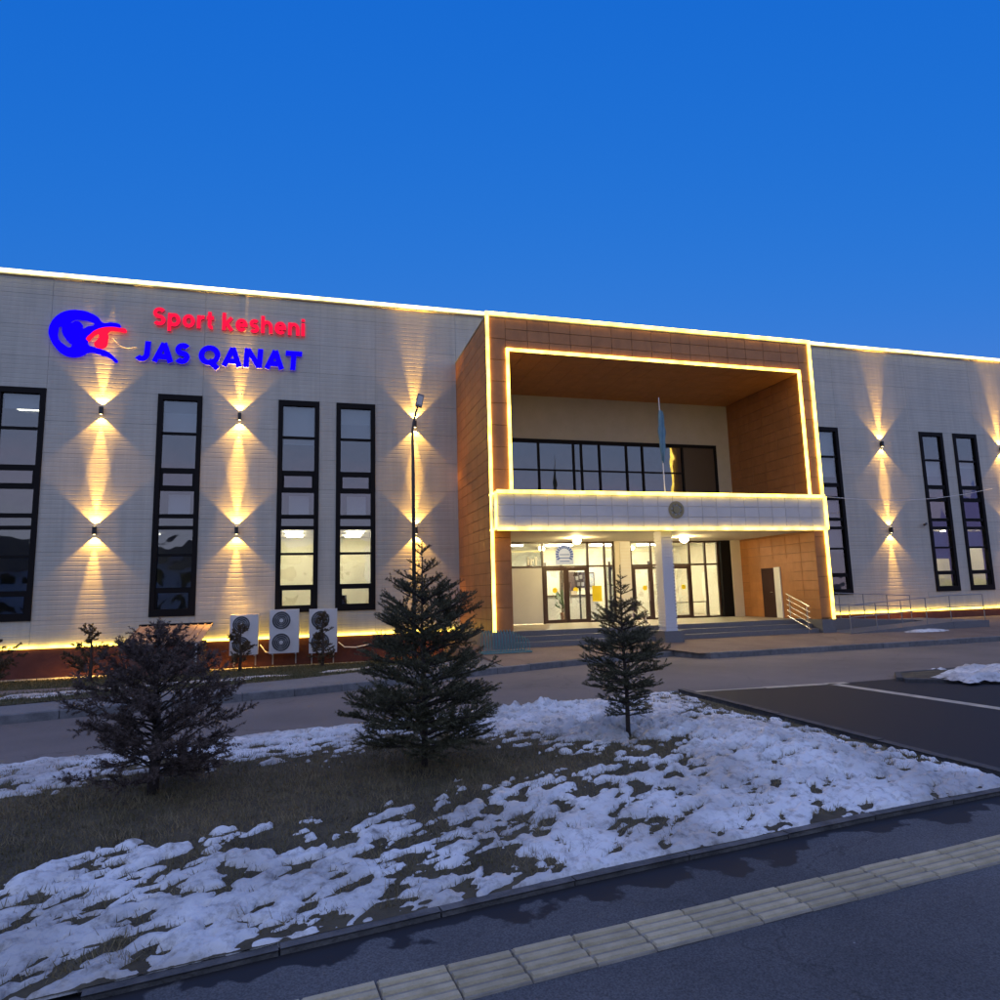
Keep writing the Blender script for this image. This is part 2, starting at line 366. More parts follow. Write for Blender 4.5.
# houses across the street behind the photographer (seen in the window glass)
M_HW = mat('house_render', (.55,.54,.52), .8, noise=(.62,.61,.58), nscale=.6); M_HR = mat('house_roof', (.05,.045,.045), .8)
def house(x, y, w_, d, h_, label):
    t = tag(empty('house', (x, y, 0)), label, 'house')
    wl = MB().box(-w_/2, w_/2, -d, 0, 0, h_).build('wall', M_HW, t)
    MB().poly([(-w_/2-.4,.5,h_),(w_/2+.4,.5,h_),(w_/2+.4,-d/2,h_+3),(-w_/2-.4,-d/2,h_+3)]).poly([(-w_/2-.4,-d-.5,h_),(-w_/2-.4,-d/2,h_+3),(w_/2+.4,-d/2,h_+3),(w_/2+.4,-d-.5,h_)]).build('roof', M_HR, t)
    for k in range(int(w_//3)):
        for zz in range(int(h_//3)):
            MB().box(-w_/2+1+3*k, -w_/2+2.4+3*k, -.02, .03, .9+3*zz, 2.4+3*zz).build('window', M_FRAME, t)
house(-34, -34, 22, 10, 6, 'pale two storey house across the street, leftmost behind the viewer')
house(-6, -38, 26, 10, 6.5, 'wide pale house straight behind the viewer')
house(24, -36, 24, 10, 6, 'pale two storey house behind the viewer to the right')
house(54, -34, 26, 10, 6.5, 'pale house behind the viewer, rightmost')

# ------------------------------------------------------------------ planted island in front
FRONT = [(-14,2.55),(-1.1,4.19),(0,4.36),(2,4.66),(4.27,4.93),(6.55,5.14)]
BACK = [(-14,8.2),(-10,8.85),(-3.64,9.92),(-.8,10.5),(3.0,11.2),(6.75,11.66)]
def island_z(x, y):
    f0 = interp(x, FRONT); b0 = interp(x, BACK)
    t = np.clip((y-f0)/(b0-f0), 0, 1); edge = np.minimum(np.minimum(y-f0, b0-y), 6.65-x)
    return .045 + .17*np.clip(edge/1.4, 0, 1) + .03*fbm(x*1.1, y*1.1, 3, 3)
GSTEP = .023
GX = np.arange(-7, 6.66, GSTEP); GYN = 310
def island_grid(zf, nx=None):
    X = np.repeat(GX[:, None], GYN+1, 1); T = np.repeat(np.linspace(0, 1, GYN+1)[None], len(GX), 0)
    f0 = interp(GX, FRONT)[:, None]; b0 = interp(GX, BACK)[:, None]
    Y = f0 + (b0-f0)*T
    return X, Y
IX, IY = island_grid(None)
IZ = island_z(IX, IY)
def grid_mesh(name, X, Y, Z, m, keep=None, smooth=True):
    nx, ny = X.shape
    V = np.stack([X, Y, Z], -1).reshape(-1, 3)
    i = np.arange(nx-1)[:, None]*ny + np.arange(ny-1)[None]
    F = np.stack([i, i+ny, i+ny+1, i+1], -1)
    if keep is not None: F = F[keep[:-1,:-1] | keep[1:,:-1] | keep[1:,1:] | keep[:-1,1:]]
    F = F.reshape(-1, 4)
    used = np.unique(F); mp = -np.ones(len(V), int); mp[used] = np.arange(len(used))
    me = bpy.data.meshes.new(name); me.from_pydata(V[used].tolist(), [], mp[F].tolist()); me.update()
    return obj(name, me, m, None, smooth)
M_SOIL = mat('damp_soil_and_thatch', (.05,.040,.024), .95, noise=(.12,.098,.055), nscale=3, bump=1, bscale=18, detail=9)
soil = struct(grid_mesh('planting_bed', IX, IY, IZ, M_SOIL))

KI = struct(empty('island_kerb'))
kerb_run(KI, [p for p in FRONT if p[0] > -13], -.055, -.05, .045, 1.0, mat('damp_kerb', (.055,.053,.05), .9, noise=(.17,.16,.145), nscale=5, bump=.8, obvar=.15, detail=9))
kerb_run(KI, [(6.67,5.05),(6.78,11.72)], -.10, -.05, .09, 1.0, mat('dark_kerb', (.05,.048,.046), .85, noise=(.09,.085,.08), nscale=8, bump=.5))
kerb_run(KI, [p for p in BACK if p[0] > -13], .10, -.05, .06, 1.0)

# snow: thickness field from where the photograph keeps snow
def poly_sdf(X, Y, P):
    d = np.full(X.shape, 1e9); inside = np.zeros(X.shape, bool); n = len(P)
    for i in range(n):
        ax, ay = P[i]; bx, by = P[(i+1) % n]
        ex, ey = bx-ax, by-ay; wx, wy = X-ax, Y-ay
        t = np.clip((wx*ex+wy*ey)/(ex*ex+ey*ey), 0, 1)
        d = np.minimum(d, np.hypot(wx-ex*t, wy-ey*t))
        c = ((ay > Y) != (by > Y)) & (X < (bx-ax)*(Y-ay)/(by-ay+1e-12)+ax); inside ^= c
    return np.where(inside, d, -d)
BACK_SNOW = [(-14,7.0),(-9,7.6),(-4,8.4),(-2.7,8.0),(-2.0,8.5),(-.8,8.45),(.2,8.5),(.9,9.0),(1.4,9.1),(2.0,8.75),(2.7,8.1),(3.1,7.5),(3.6,7.25),(4.2,7.25),(4.7,7.6),(5.6,9.2),(5.9,10.6),(6.2,12.3),(3,11.8),(-.8,11.1),(-3.6,10.5),(-14,8.8)]
FRONT_SNOW = [(-14,4.1),(-4,4.6),(-1.9,5.1),(-1.2,5.35),(-.6,5.25),(-.05,5.25),(.3,5.5),(.7,5.6),(.95,5.5),(1.0,5.0),(1.2,4.7),(1.5,5.0),(1.5,5.6),(1.8,5.9),(2.3,6.0),(2.7,5.7),(3.1,5.9),(3.4,6.3),(4.0,6.8),(4.5,7.9),(5.2,8.6),(5.9,8.9),(6.3,7.6),(6.4,6.2),(7.5,4.6),(4.3,4.3),(2,4.1),(0,3.8),(-14,2.0)]
s1 = poly_sdf(IX, IY, BACK_SNOW); s2 = poly_sdf(IX, IY, FRONT_SNOW)
sd_ = np.maximum(s1, s2)
# patches stretched obliquely, as the wind laid them
U = IX*.86+IY*.5; V_ = -IX*.5+IY*.86
n1 = fbm(U*1.6, V_*3.4, 11, 5, .55); n2 = fbm(U*5, V_*9, 23, 4, .6); n3 = fbm(IX*3.2, IY*3.2, 31, 4)
n4 = fbm(U*6, V_*13, 57, 3, .6); n5 = fbm(U*2.6, V_*6.5, 71, 4, .6); ridge = .5-np.abs(fbm(U*3.4, V_*6.0, 83, 4, .6))*3.2
wfull = interp(IX, [(-3,.20),(-1,.22),(1.0,.20),(1.9,.26),(2.8,.40),(3.6,.50)]); wfull = np.where(s1 > s2, .38, wfull)
h = np.where(sd_ > 0, np.clip(sd_, 0, .35)*wfull, np.clip(sd_, -1, 0)*.20) + n1*.24 + n5*.34 + n2*.40 + n4*.80 - .012
h = np.where(sd_ < -.35, h-(-.35-sd_)*.35, h)
edge = np.minimum(np.minimum(IY-interp(IX, FRONT), interp(IX, BACK)-IY), 6.62-IX)
thick = np.clip(h, -.06, 1)
thick = np.where(thick > 0, .017*(1-np.exp(-thick/.03)) + .05*np.clip(thick-.05, 0, 1), thick)
bump_ = np.exp(-(((IX-4.25)/.7)**2 + ((IY-8.2)/.55)**2))*.24 + np.exp(-(((IX-3.3)/.6)**2 + ((IY-8.4)/.45)**2))*.14 + np.exp(-(((IX-3.4)/1.1)**2 + ((IY-9.9)/.6)**2))*.22 \
      + np.exp(-(((IX-5.0)/.9)**2 + ((IY-6.6)/.9)**2))*.10 + np.exp(-(((IX-0.2)/1.0)**2 + ((IY-9.6)/.5)**2))*.10
mound = np.where(thick > 0, 1, 0)*bump_*np.clip(thick/.06, 0, 1)*(1+1.0*n3)
thick = thick + mound + np.clip(thick/.02, 0, 1)*(n1*.05 + n2*.030 + n4*.030)
thick = np.minimum(thick, np.clip(edge*2.0, -.05, 9)-.015)
tree_hollow = np.zeros_like(thick)
for tx, ty in ((-1.4,7.26),(1.18,7.27)):
    tree_hollow += np.exp(-(((IX-tx)/.22)**2+((IY-ty)/.22)**2))
thick = thick - .10*tree_hollow
def snow_material():
    m = bpy.data.materials.new('old_snow'); m.use_nodes = True; n = m.node_tree; L = n.links; b = n.nodes['Principled BSDF']
    g = n.nodes.new('ShaderNodeNewGeometry')
    t = n.nodes.new('ShaderNodeTexNoise'); t.inputs['Scale'].default_value = 9; t.inputs['Detail'].default_value = 9; t.inputs['Roughness'].default_value = .7
    L.new(g.outputs['Position'], t.inputs['Vector'])
    r = n.nodes.new('ShaderNodeValToRGB'); r.color_ramp.elements[0].position = .28; r.color_ramp.elements[1].position = .5
    r.color_ramp.elements[0].color = (.26,.24,.21,1); r.color_ramp.elements[1].color = (.82,.82,.79,1)
    L.new(t.outputs['Fac'], r.inputs['Fac'])
    td = n.nodes.new('ShaderNodeTexNoise'); td.inputs['Scale'].default_value = 1.1; td.inputs['Detail'].default_value = 6; L.new(g.outputs['Position'], td.inputs['Vector'])
    rd = n.nodes.new('ShaderNodeValToRGB'); rd.color_ramp.elements[0].position = .40; rd.color_ramp.elements[1].position = .60
    rd.color_ramp.elements[0].color = (.62,.60,.58,1); rd.color_ramp.elements[1].color = (1,1,1,1); L.new(td.outputs['Fac'], rd.inputs['Fac'])
    mm = n.nodes.new('ShaderNodeMix'); mm.data_type = 'RGBA'; mm.blend_type = 'MULTIPLY'; mm.inputs['Factor'].default_value = 1
    L.new(r.outputs['Color'], mm.inputs['A']); L.new(rd.outputs['Color'], mm.inputs['B']); L.new(mm.outputs['Result'], b.inputs['Base Color'])
    rr = n.nodes.new('ShaderNodeMapRange'); rr.inputs['To Min'].default_value = .3; rr.inputs['To Max'].default_value = .8; L.new(td.outputs['Fac'], rr.inputs['Value']); L.new(rr.outputs['Result'], b.inputs['Roughness'])
    t2 = n.nodes.new('ShaderNodeTexNoise'); t2.inputs['Scale'].default_value = 22; t2.inputs['Detail'].default_value = 8; L.new(g.outputs['Position'], t2.inputs['Vector'])
    bp = n.nodes.new('ShaderNodeBump'); bp.inputs['Strength'].default_value = .55; bp.inputs['Distance'].default_value = .03
    L.new(t2.outputs['Fac'], bp.inputs['Height']); L.new(bp.outputs['Normal'], b.inputs['Normal'])
    return m
M_SNOW = snow_material()
stuff(grid_mesh('snow', IX, IY, IZ+thick, M_SNOW, keep=thick > -.035), 'ragged old snow lying on the planted island', 'snow')
SNOW_FN = (IX, IY, thick)

# dry grass on the island
M_GRASS = mat('dry_grass', (.095,.088,.036), .9, noise=(.29,.22,.11), nscale=1.6, detail=9)
def grass(name, n, region, zf, hmin, hmax, m, wd=.006, seed=1, reject=None):
    rs = np.random.RandomState(seed); V = []; F = []
    xs, ys = region(rs, n)
    if reject is not None:
        k = ~reject(xs, ys); xs, ys = xs[k], ys[k]
    zs = zf(xs, ys); n = len(xs)
    an = rs.rand(n)*6.283; ln = rs.uniform(hmin, hmax, n); tilt = rs.rand(n)*1.1+.2; bd = rs.rand(n)*6.283
    dx = np.cos(an)*wd; dy = np.sin(an)*wd
    P0 = np.stack([xs-dx, ys-dy, zs-.005], -1); P1 = np.stack([xs+dx, ys+dy, zs-.005], -1)
    P2 = np.stack([xs+np.cos(bd)*ln*np.sin(tilt), ys+np.sin(bd)*ln*np.sin(tilt), zs+ln*np.cos(tilt)], -1)
    V = np.stack([P0, P1, P2], 1).reshape(-1, 3)
    me = bpy.data.meshes.new(name); me.from_pydata(V.tolist(), [], np.arange(3*n).reshape(-1, 3).tolist()); me.update()
    return obj(name, me, m)
def isl_region(rs, n):
    x = rs.uniform(-6, 6.55, n); t = rs.rand(n)
    return x, interp(x, FRONT) + .1 + (interp(x, BACK)-interp(x, FRONT)-.2)*t
def thick_at(x, y):
    i = np.clip(((x-GX[0])/GSTEP).astype(int), 0, len(GX)-1)
    f0 = interp(x, FRONT); b0 = interp(x, BACK)
    j = np.clip(((y-f0)/(b0-f0)*GYN).astype(int), 0, GYN)
    return thick[i, j]
stuff(grass('grass', 150000, isl_region, island_z, .02, .065, M_GRASS, .004, 3, reject=lambda x, y: thick_at(x, y) > .01), 'short dry brown grass showing through the snow on the island', 'grass')
M_STRAW = mat('pale_straw', (.20,.16,.085), .9, noise=(.34,.27,.15), nscale=5)
def tufts(rs, n):
    k = n//40; cx, cy_ = isl_region(rs, k)
    return np.repeat(cx, 40)+rs.normal(0, .07, k*40), np.repeat(cy_, 40)+rs.normal(0, .07, k*40)
stuff(grass('straw', 14000, tufts, island_z, .04, .12, M_STRAW, .003, 8, reject=lambda x, y: (thick_at(x, y) > .03) | (y < interp(x, FRONT)+.1) | (y > interp(x, BACK)-.1) | (x > 6.5)), 'pale matted straw tufts in the island grass', 'grass')
M_GRASS2 = mat('lawn_grass', (.06,.065,.02), .9, noise=(.12,.10,.045), nscale=3, detail=6)
def lawn_region(rs, n):
    x = rs.uniform(-13, 4.7, n); l = interp(x, LAWN_EDGE)
    return x, l + (24.4-l)*rs.rand(n)
def lawn_zv(x, y):
    l = interp(x, LAWN_EDGE); t = np.clip((y-l)/(24.5-l), 0, 1)
    return .15-.46*t+.03*fbm(x*1.3, y*1.3, 5, 3)
stuff(grass('lawn_grass', 60000, lawn_region, lawn_zv, .04, .1, M_GRASS2, .008, 4), 'short olive grass on the strip before the red plinth', 'grass')
# snow patches on the far lawn and on the bed at the right
def patch_snow(name, label, cx, cy_, rx, ry, zf, seed, amp=.10, thr=.25):
    xs = np.linspace(cx-rx*1.4, cx+rx*1.4, 70); ys = np.linspace(cy_-ry*1.4, cy_+ry*1.4, 50)
    X, Y = np.meshgrid(xs, ys, indexing='ij')
    hh = (1-((X-cx)/rx)**2-((Y-cy_)/ry)**2)*.6 + fbm(X*1.8, Y*2.6, seed, 5, .6)*2.0
    th = np.clip(hh*amp, -.03, amp)+fbm(X*5, Y*5, seed+3, 4)*.04
    o = grid_mesh(name, X, Y, zf(X, Y)+th, M_SNOW, keep=th > -.01); stuff(o, label, 'snow'); return o
lz = lambda X, Y: lawn_zv(X, Y)
patch_snow('snow', 'thin snow patch on the lawn at the far left', -5.6, 17.2, 1.1, .55, lz, 41, .05)
patch_snow('snow', 'thin snow patch on the lawn behind the brown bush', -3.0, 18.0, 1.4, .5, lz, 43, .05)
patch_snow('snow', 'snow scraps on the lawn behind the larger spruce', 1.4, 18.6, 1.0, .5, lz, 47, .06)
patch_snow('snow', 'thin snow streak on the lawn below the air conditioners', -1.4, 18.6, .8, .25, lz, 49, .04)

BED = [(11.55,11.15),(12.2,11.85),(24,12.1),(24,5),(13.35,9.9)]
bed_mb = MB(); n_ = len(BED)
bed_mb.poly([(x,y,.06) for x, y in BED][::-1])
bed = struct(bed_mb.build('planting_bed', M_SOIL))
KB = struct(empty('bed_kerb'))
kerb_run(KB, BED[:3], .12, -.05, .075, 1.0, MATS['dark_kerb']); kerb_run(KB, [(13.35,9.9),(11.55,11.15)], .12, -.05, .075, 1.0, MATS['dark_kerb'])
kerb_run(KB, [(24,5),(13.35,9.9)], .12, -.05, .075, 1.0, MATS['dark_kerb'])
patch_snow('snow', 'snow heap on the raised bed at the right edge', 15.6, 10.75, 3.1, 1.0, lambda X, Y: np.full(X.shape, .09), 53, .22)

# ------------------------------------------------------------------ tactile paving
TD = Vector((.9957,.0925)); TN = Vector((-.0925,.9957))
TP = struct(empty('tactile_paving'))
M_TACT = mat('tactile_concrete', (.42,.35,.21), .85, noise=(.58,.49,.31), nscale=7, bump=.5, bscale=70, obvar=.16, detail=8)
M_TACTB = mat('tactile_base_grime_shade', (.26,.23,.17), .9, noise=(.38,.34,.26), nscale=9, bump=.4, bscale=70, obvar=.16, detail=8)  # darker groove floors: grime, plus groove shade put into the colour
def tile_mesh():
    mb = MB(); L_, W_ = .3755, .335; g = .002
    def pr(x0,x1,y0,y1,z0,z1,c):
        n = len(mb.v)
        mb.v += [(x0,y0,z0),(x1,y0,z0),(x1,y1,z0),(x0,y1,z0),(x0+c,y0+c,z1),(x1-c,y0+c,z1),(x1-c,y1-c,z1),(x0+c,y1-c,z1)]
        mb.f.extend([(n+4,n+5,n+6,n+7),(n,n+1,n+5,n+4),(n+1,n+2,n+6,n+5),(n+2,n+3,n+7,n+6),(n+3,n,n+4,n+7)])
    pr(g, L_-g, 0, W_, .0, .012, .004)
    for k in range(4):
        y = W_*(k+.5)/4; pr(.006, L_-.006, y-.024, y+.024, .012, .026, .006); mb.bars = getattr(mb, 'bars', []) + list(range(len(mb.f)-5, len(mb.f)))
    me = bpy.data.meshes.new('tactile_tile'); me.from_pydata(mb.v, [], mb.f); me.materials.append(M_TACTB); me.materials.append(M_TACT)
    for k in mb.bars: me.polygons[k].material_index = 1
    return me
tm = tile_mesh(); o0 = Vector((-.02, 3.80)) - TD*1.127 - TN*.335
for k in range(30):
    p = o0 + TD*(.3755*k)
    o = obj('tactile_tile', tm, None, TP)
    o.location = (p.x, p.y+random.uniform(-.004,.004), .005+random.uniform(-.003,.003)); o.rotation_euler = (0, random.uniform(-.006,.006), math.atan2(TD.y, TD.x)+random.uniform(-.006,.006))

# ------------------------------------------------------------------ the sports hall
hall = tag(empty('sports_hall', (5, YW, 0)), 'long pale ribbed sports hall outlined with warm light strips', 'building')
HL = Matrix.Translation((-5, -YW, 0))
class HB(MB):      # builds in world coordinates, parented to the hall
    def build(s, name, mat_, parent=hall, smooth=False):
        base = Vector((5, YW, 0))
        s.v = [(v[0]-base.x, v[1]-base.y, v[2]-base.z) for v in s.v]
        return super().build(name, mat_, parent, smooth)
def hbox(name, m, *d, parent=hall): return HB().box(*d).build(name, m, parent)

ROOF = 13.0; ROW = 7.6/7; WZ0, WZ1 = 1.5, 9.1; BASEZ = .70
WINS = {'w0':(-9.9,-8.47), 'w1':(-5.1,-3.69), 'w2':(-1.15,.27), 'w3':(.88,2.29), 'r0':(21.9,23.31), 'r1':(28.05,29.48), 'r2':(30.13,31.61)}
PX0, PX1 = 5.40, 17.92        # entrance portal
PY = 20.0
def ribbed(x0, x1, z0, z1):
    mb = HB(); pts = []
    k0 = math.floor((z0-WZ0)/ROW*7+1e-6); z = z0; pitch = ROW/7
    g = .0038; pts.append((z0+.004, 0))
    k = k0+1
    while WZ0+k*pitch < z1-.02:
        zz = WZ0+k*pitch
        if zz > z0+.02: pts += [(zz-.022, 0), (zz-.010, g), (zz+.010, g), (zz+.022, 0)]
        k += 1
    pts.append((z1-.004, 0))
    a_, b_ = x0+.004, x1-.004; n = len(pts)
    for xx in (a_, b_):
        for zz, d in pts: mb.v.append((xx, YW+d, zz))
    for i in range(n-1): mb.f.append((i, n+i, n+i+1, i+1))
    bk = len(mb.v)
    for xx in (a_, b_):
        for zz in (z0+.004, z1-.004): mb.v.append((xx, YW+.03, zz))
    mb.f += [(0, bk, bk+2, n), (n-1, 2*n-1, bk+3, bk+1), tuple(list(range(n))[::-1])[:0] or (0, n-1, bk+1, bk), (n, bk+2, bk+3, 2*n-1)]
    mb.build('wall_panel', M_PANEL)
rows = [BASEZ, WZ0] + [WZ0+ROW*i for i in range(1, 11)] + [ROOF-.06]
def wall_side(xa, xb, joints, wins):
    for z0, z1 in zip(rows, rows[1:]):
        inwin = z0 >= WZ0-.01 and z1 <= WZ1+.01
        cuts = [xa]
        if inwin:
            for a_, b_ in wins: cuts += [a_, b_]
        else: cuts += joints
        cuts.append(xb)
        if inwin:
            for i in range(0, len(cuts), 2):
                if cuts[i+1] > cuts[i]+.02: ribbed(cuts[i], cuts[i+1], z0, z1)
        else:
            for i in range(len(cuts)-1): ribbed(cuts[i], cuts[i+1], z0, z1)
LW = [WINS[k] for k in ('w0','w1','w2','w3')]; RW = [WINS[k] for k in ('r0','r1','r2')] + [(34.6,36.0)]
wall_side(-15, PX0+.01, [-8.47,-3.69,.27,2.29], LW)
wall_side(PX1-.01, 44, [23.31,27.55,31.61,36.0], RW)
# core of the walls round the openings
cb = HB()
def core(xa, xb, wins):
    cb.box(xa, xb, YW+.03, YW+.3, -.6, WZ0); cb.box(xa, xb, YW+.03, YW+.3, WZ1, ROOF-.06)
    xs = [xa]+[v for w_ in wins for v in w_]+[xb]
    for i in range(0, len(xs), 2): cb.box(xs[i], xs[i+1], YW+.03, YW+.3, WZ0, WZ1)
core(-15, PX0+.3, LW); core(PX1-.3, 44, RW)
cb.box(-15, 44, YW+.3, 60, ROOF-.3, ROOF-.1)          # roof slab
cb.box(PX0+.3, PX1-.3, YW+.3, YW+.5, 9.7, ROOF-.06)
cb.box(-15.2, -15, YW+.03, 60, -.6, ROOF-.06); cb.box(44, 44.2, YW+.03, 60, -.6, ROOF-.06)
cb.build('wall_core', M_CORE)
for k in range(12):
    x0 = PX0+k*(PX1-PX0)/12; ribbed(x0, x0+(PX1-PX0)/12, 10.95, ROOF-.06) if k % 3 == 0 and False else None
ribbed(PX0+.012, PX1-.012, 10.92, WZ0+ROW*9); ribbed(PX0+.012, PX1-.012, WZ0+ROW*9, WZ0+ROW*10); ribbed(PX0+.012, PX1-.012, WZ0+ROW*10, ROOF-.06)
hbox('parapet_coping', M_COPING, -15.1, 44.1, YW-.07, YW+.35, ROOF-.055, ROOF)
hbox('light_strip', M_STRIPW, -15.1, 44.1, YW-.12, YW-.03, ROOF+.003, ROOF+.12)
hbox('plinth', M_PLINTH, -15, PX0, YW-.05, YW+.03, -.6, BASEZ-.055)
hbox('plinth', M_PLINTH, PX1, 44, YW-.05, YW+.03, -.6, BASEZ-.055)
hbox('light_strip', M_STRIP, -15, PX0-.02, YW-.09, YW-.005, BASEZ-.07, BASEZ+.02)
hbox('light_strip', M_STRIP, PX1+.02, 44, YW-.09, YW-.005, BASEZ-.07, BASEZ+.02)
hbox('apron', mat('concrete_apron', (.26,.25,.23), .9, noise=(.36,.35,.33), nscale=2, bump=.3), -15, PX0, YW-.55, YW-.05, -.6, -.285)
hbox('apron', MATS['concrete_apron'], PX1+8.6, 44, YW-.55, YW-.05, -.2, .06)

# --- tall windows
BARS = [(.18,.012),(.352,.026),(.432,.026),(.558,.02),(.61,.018),(.732,.012),(.887,.026)]
def window(x0, x1, blinds=(), pale_panel=False):
    wn = empty('window', (x0-5, 0, WZ0)); wn.parent = hall
    H_ = WZ1-WZ0; W_ = x1-x0
    def part(mb, name, m): return mb.build(name, m, wn)
    cs = .16; f = MB()
    f.box(0, cs, -.05, .25, 0, H_); f.box(W_-cs, W_, -.05, .25, 0, H_); f.box(cs, W_-cs, -.05, .25, 0, cs*1.5); f.box(cs, W_-cs, -.05, .25, H_-cs*1.2, H_)
    part(f, 'frame', M_FRAME)
    zs = [H_-cs*1.2]
    for fr, hw in BARS:
        z = H_*(1-fr); part(MB().box(cs, W_-cs, -.005, .14, z-hw*H_/2*.9, z+hw*H_/2*.9), 'mullion', M_FRAME)
        zs += [z+hw*H_/2*.9, z-hw*H_/2*.9]
    zs.append(cs*1.5)
    for i in range(0, len(zs), 2):
        zt, zb = zs[i], zs[i+1]
        if i in (4, 14):     # opening vents sit in a thicker sash
            s = MB(); t = .075
            part(MB().box(cs, cs+t, .0, .1, zb, zt), 'sash', M_FRAME); part(MB().box(W_-cs-t, W_-cs, .0, .1, zb, zt), 'sash', M_FRAME)
            part(MB().box(cs+t, W_-cs-t, .05, .062, zb, zt), 'pane', M_GLASS)
        else:
            part(MB().box(cs, W_-cs, .05, .062, zb, zt), 'pane', M_GLASS)
    for fa, fb, m in blinds:
        part(MB().box(cs+.03, W_-cs-.03, .2, .21, H_*(1-fb), H_*(1-fa)), 'blind', m)
    if pale_panel: part(MB().box(cs+.24, W_-cs-.16, .3, .31, H_*(1-.545), H_*(1-.455)), 'pale_panel', M_WHITE)  # small pale panel giving the bright rectangle in the middle pane
    return wn
M_BLINDG = mat('grey_blind', (.30,.32,.34), .8); M_BLINDB = mat('dark_blind', (.10,.10,.10), .8)
window(*WINS['w0'], blinds=[(.03,.09,M_BLIND)])
window(*WINS['w1'], blinds=[(.03,.08,M_BLINDG),(.08,.17,M_BLIND)], pale_panel=True)
window(*WINS['w2'], blinds=[(.03,.17,M_BLIND),(.18,.21,M_BLIND)], pale_panel=True)
window(*WINS['w3'], blinds=[(.03,.10,M_BLIND),(.10,.17,M_BLINDG)], pale_panel=True)
window(*WINS['r0'], blinds=[(.03,.30,M_BLIND),(.45,.75,M_BLINDG)])
window(*WINS['r1'], blinds=[(.18,.28,M_BLIND),(.28,.34,M_BLINDG),(.63,.80,M_BLINDG)])
window(*WINS['r2'], blinds=[(.17,.22,M_BLIND),(.22,.34,M_BLINDG),(.63,.73,M_BLINDG)])
window(34.6, 36.0)

# --- rooms behind the windows
cbn = tag(empty('cabinet', (1.2, YW+.8, .9)), 'dark cabinet standing behind the lower right lit window', 'cabinet')
MB().box(-.38,.12,0,.5,0,1.15).build('cabinet_body', M_FRAME, cbn); MB().box(-.36,.1,-.02,-.001,.05,1.1).build('cabinet_door', M_BROWNFRAME, cbn)
def room(x0, x1, z0, z1, y1, lamp=None, m=M_ROOM, y0=YW+.31):
    r = HB()
    r.quad((x0,y0,z0),(x0,y1,z0),(x0,y1,z1),(x0,y0,z1)); r.quad((x1,y0,z0),(x1,y0,z1),(x1,y1,z1),(x1,y1,z0))
    r.quad((x0,y1,z0),(x1,y1,z0),(x1,y1,z1),(x0,y1,z1)); r.quad((x0,y0,z1),(x0,y1,z1),(x1,y1,z1),(x1,y0,z1))
    r.build('room_wall', m)
    HB().quad((x0,y0,z0),(x1,y0,z0),(x1,y1,z0),(x0,y1,z0)).build('room_floor', M_ROOMFLOOR)
    for (cx, cyy, sx, sy, mm) in (lamp or []):
        HB().box(cx-sx/2, cx+sx/2, cyy-sy/2, cyy+sy/2, z1-.06, z1-.02).build('ceiling_lamp_or_fill', mm)
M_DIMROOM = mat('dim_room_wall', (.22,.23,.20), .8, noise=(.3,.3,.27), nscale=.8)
FL = WZ0+7.6*(1-.585)        # storey slab
M_FILLDIM = emat('dim_room_fill', (1,.92,.7), 6)  # weak fill panels added to lighten the dark left panes
room(-15, -7.5, .3, 9.6, 33, [(-10.5, 29, 1.0, 1.0, M_FILLDIM)], M_DIMROOM)
room(-7.4, -2.6, .9, FL-.15, 29, [(-5.6, 27, .5, .5, M_FILLDIM)], M_DIMROOM); room(-7.4, -2.6, FL+.1, 9.6, 29, None, M_DIMROOM)
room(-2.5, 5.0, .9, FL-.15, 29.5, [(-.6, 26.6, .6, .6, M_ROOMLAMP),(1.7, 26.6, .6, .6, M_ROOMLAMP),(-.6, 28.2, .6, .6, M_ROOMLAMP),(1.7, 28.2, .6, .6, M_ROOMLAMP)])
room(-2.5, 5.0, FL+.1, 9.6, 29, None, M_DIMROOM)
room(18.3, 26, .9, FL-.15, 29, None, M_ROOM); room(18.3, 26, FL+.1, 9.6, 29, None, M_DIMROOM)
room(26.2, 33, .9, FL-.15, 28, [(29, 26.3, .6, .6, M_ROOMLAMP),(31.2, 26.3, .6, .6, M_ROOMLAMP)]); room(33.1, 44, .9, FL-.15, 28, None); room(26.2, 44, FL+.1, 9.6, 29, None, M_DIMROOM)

# --- entrance portal
portal = empty('portal', (0,0,0)); portal.parent = hall
PB = Vector((5, YW, 0))
def pbuild(mb, name, m, parent=portal):
    mb.v = [(v[0]-PB.x, v[1]-PB.y, v[2]-PB.z) for v in mb.v]; return MB.build(mb, name, m, parent)
OX0, OX1, OZ1 = 6.05, 17.42, 9.77; PZ = 10.92
fr = MB()
fr.box(PX0+.02, OX0-.02, PY+.02, YW+.03, .3, PZ-.02); fr.box(OX1+.02, PX1-.02, PY+.02, YW+.03, .3, PZ-.02)
fr.box(OX0-.02, OX1+.02, PY+.02, YW+.03, OZ1+.02, PZ-.02)
pbuild(fr, 'portal_frame', M_TILEBACK)
TW, TH = .745, .36
def tile_piece(w_, h_, d=.02):
    mb = MB(); g = .006; c = .006
    x0, x1, z0, z1 = g, w_-g, g, h_-g
    mb.v = [(x0,0,z0),(x1,0,z0),(x1,0,z1),(x0,0,z1),(x0,-d+c,z0),(x1,-d+c,z0),(x1,-d+c,z1),(x0,-d+c,z1),(x0+c,-d,z0+c),(x1-c,-d,z0+c),(x1-c,-d,z1-c),(x0+c,-d,z1-c)]
    mb.f = [(8,9,10,11)]+[(a_,b_,b_+4,a_+4) for a_,b_ in ((0,1),(1,2),(2,3))]+[(3,0,4,7)]+[(a_+4,b_+4,b_+8,a_+8) for a_,b_ in ((0,1),(1,2),(2,3))]+[(7,4,8,11)]
    return mb
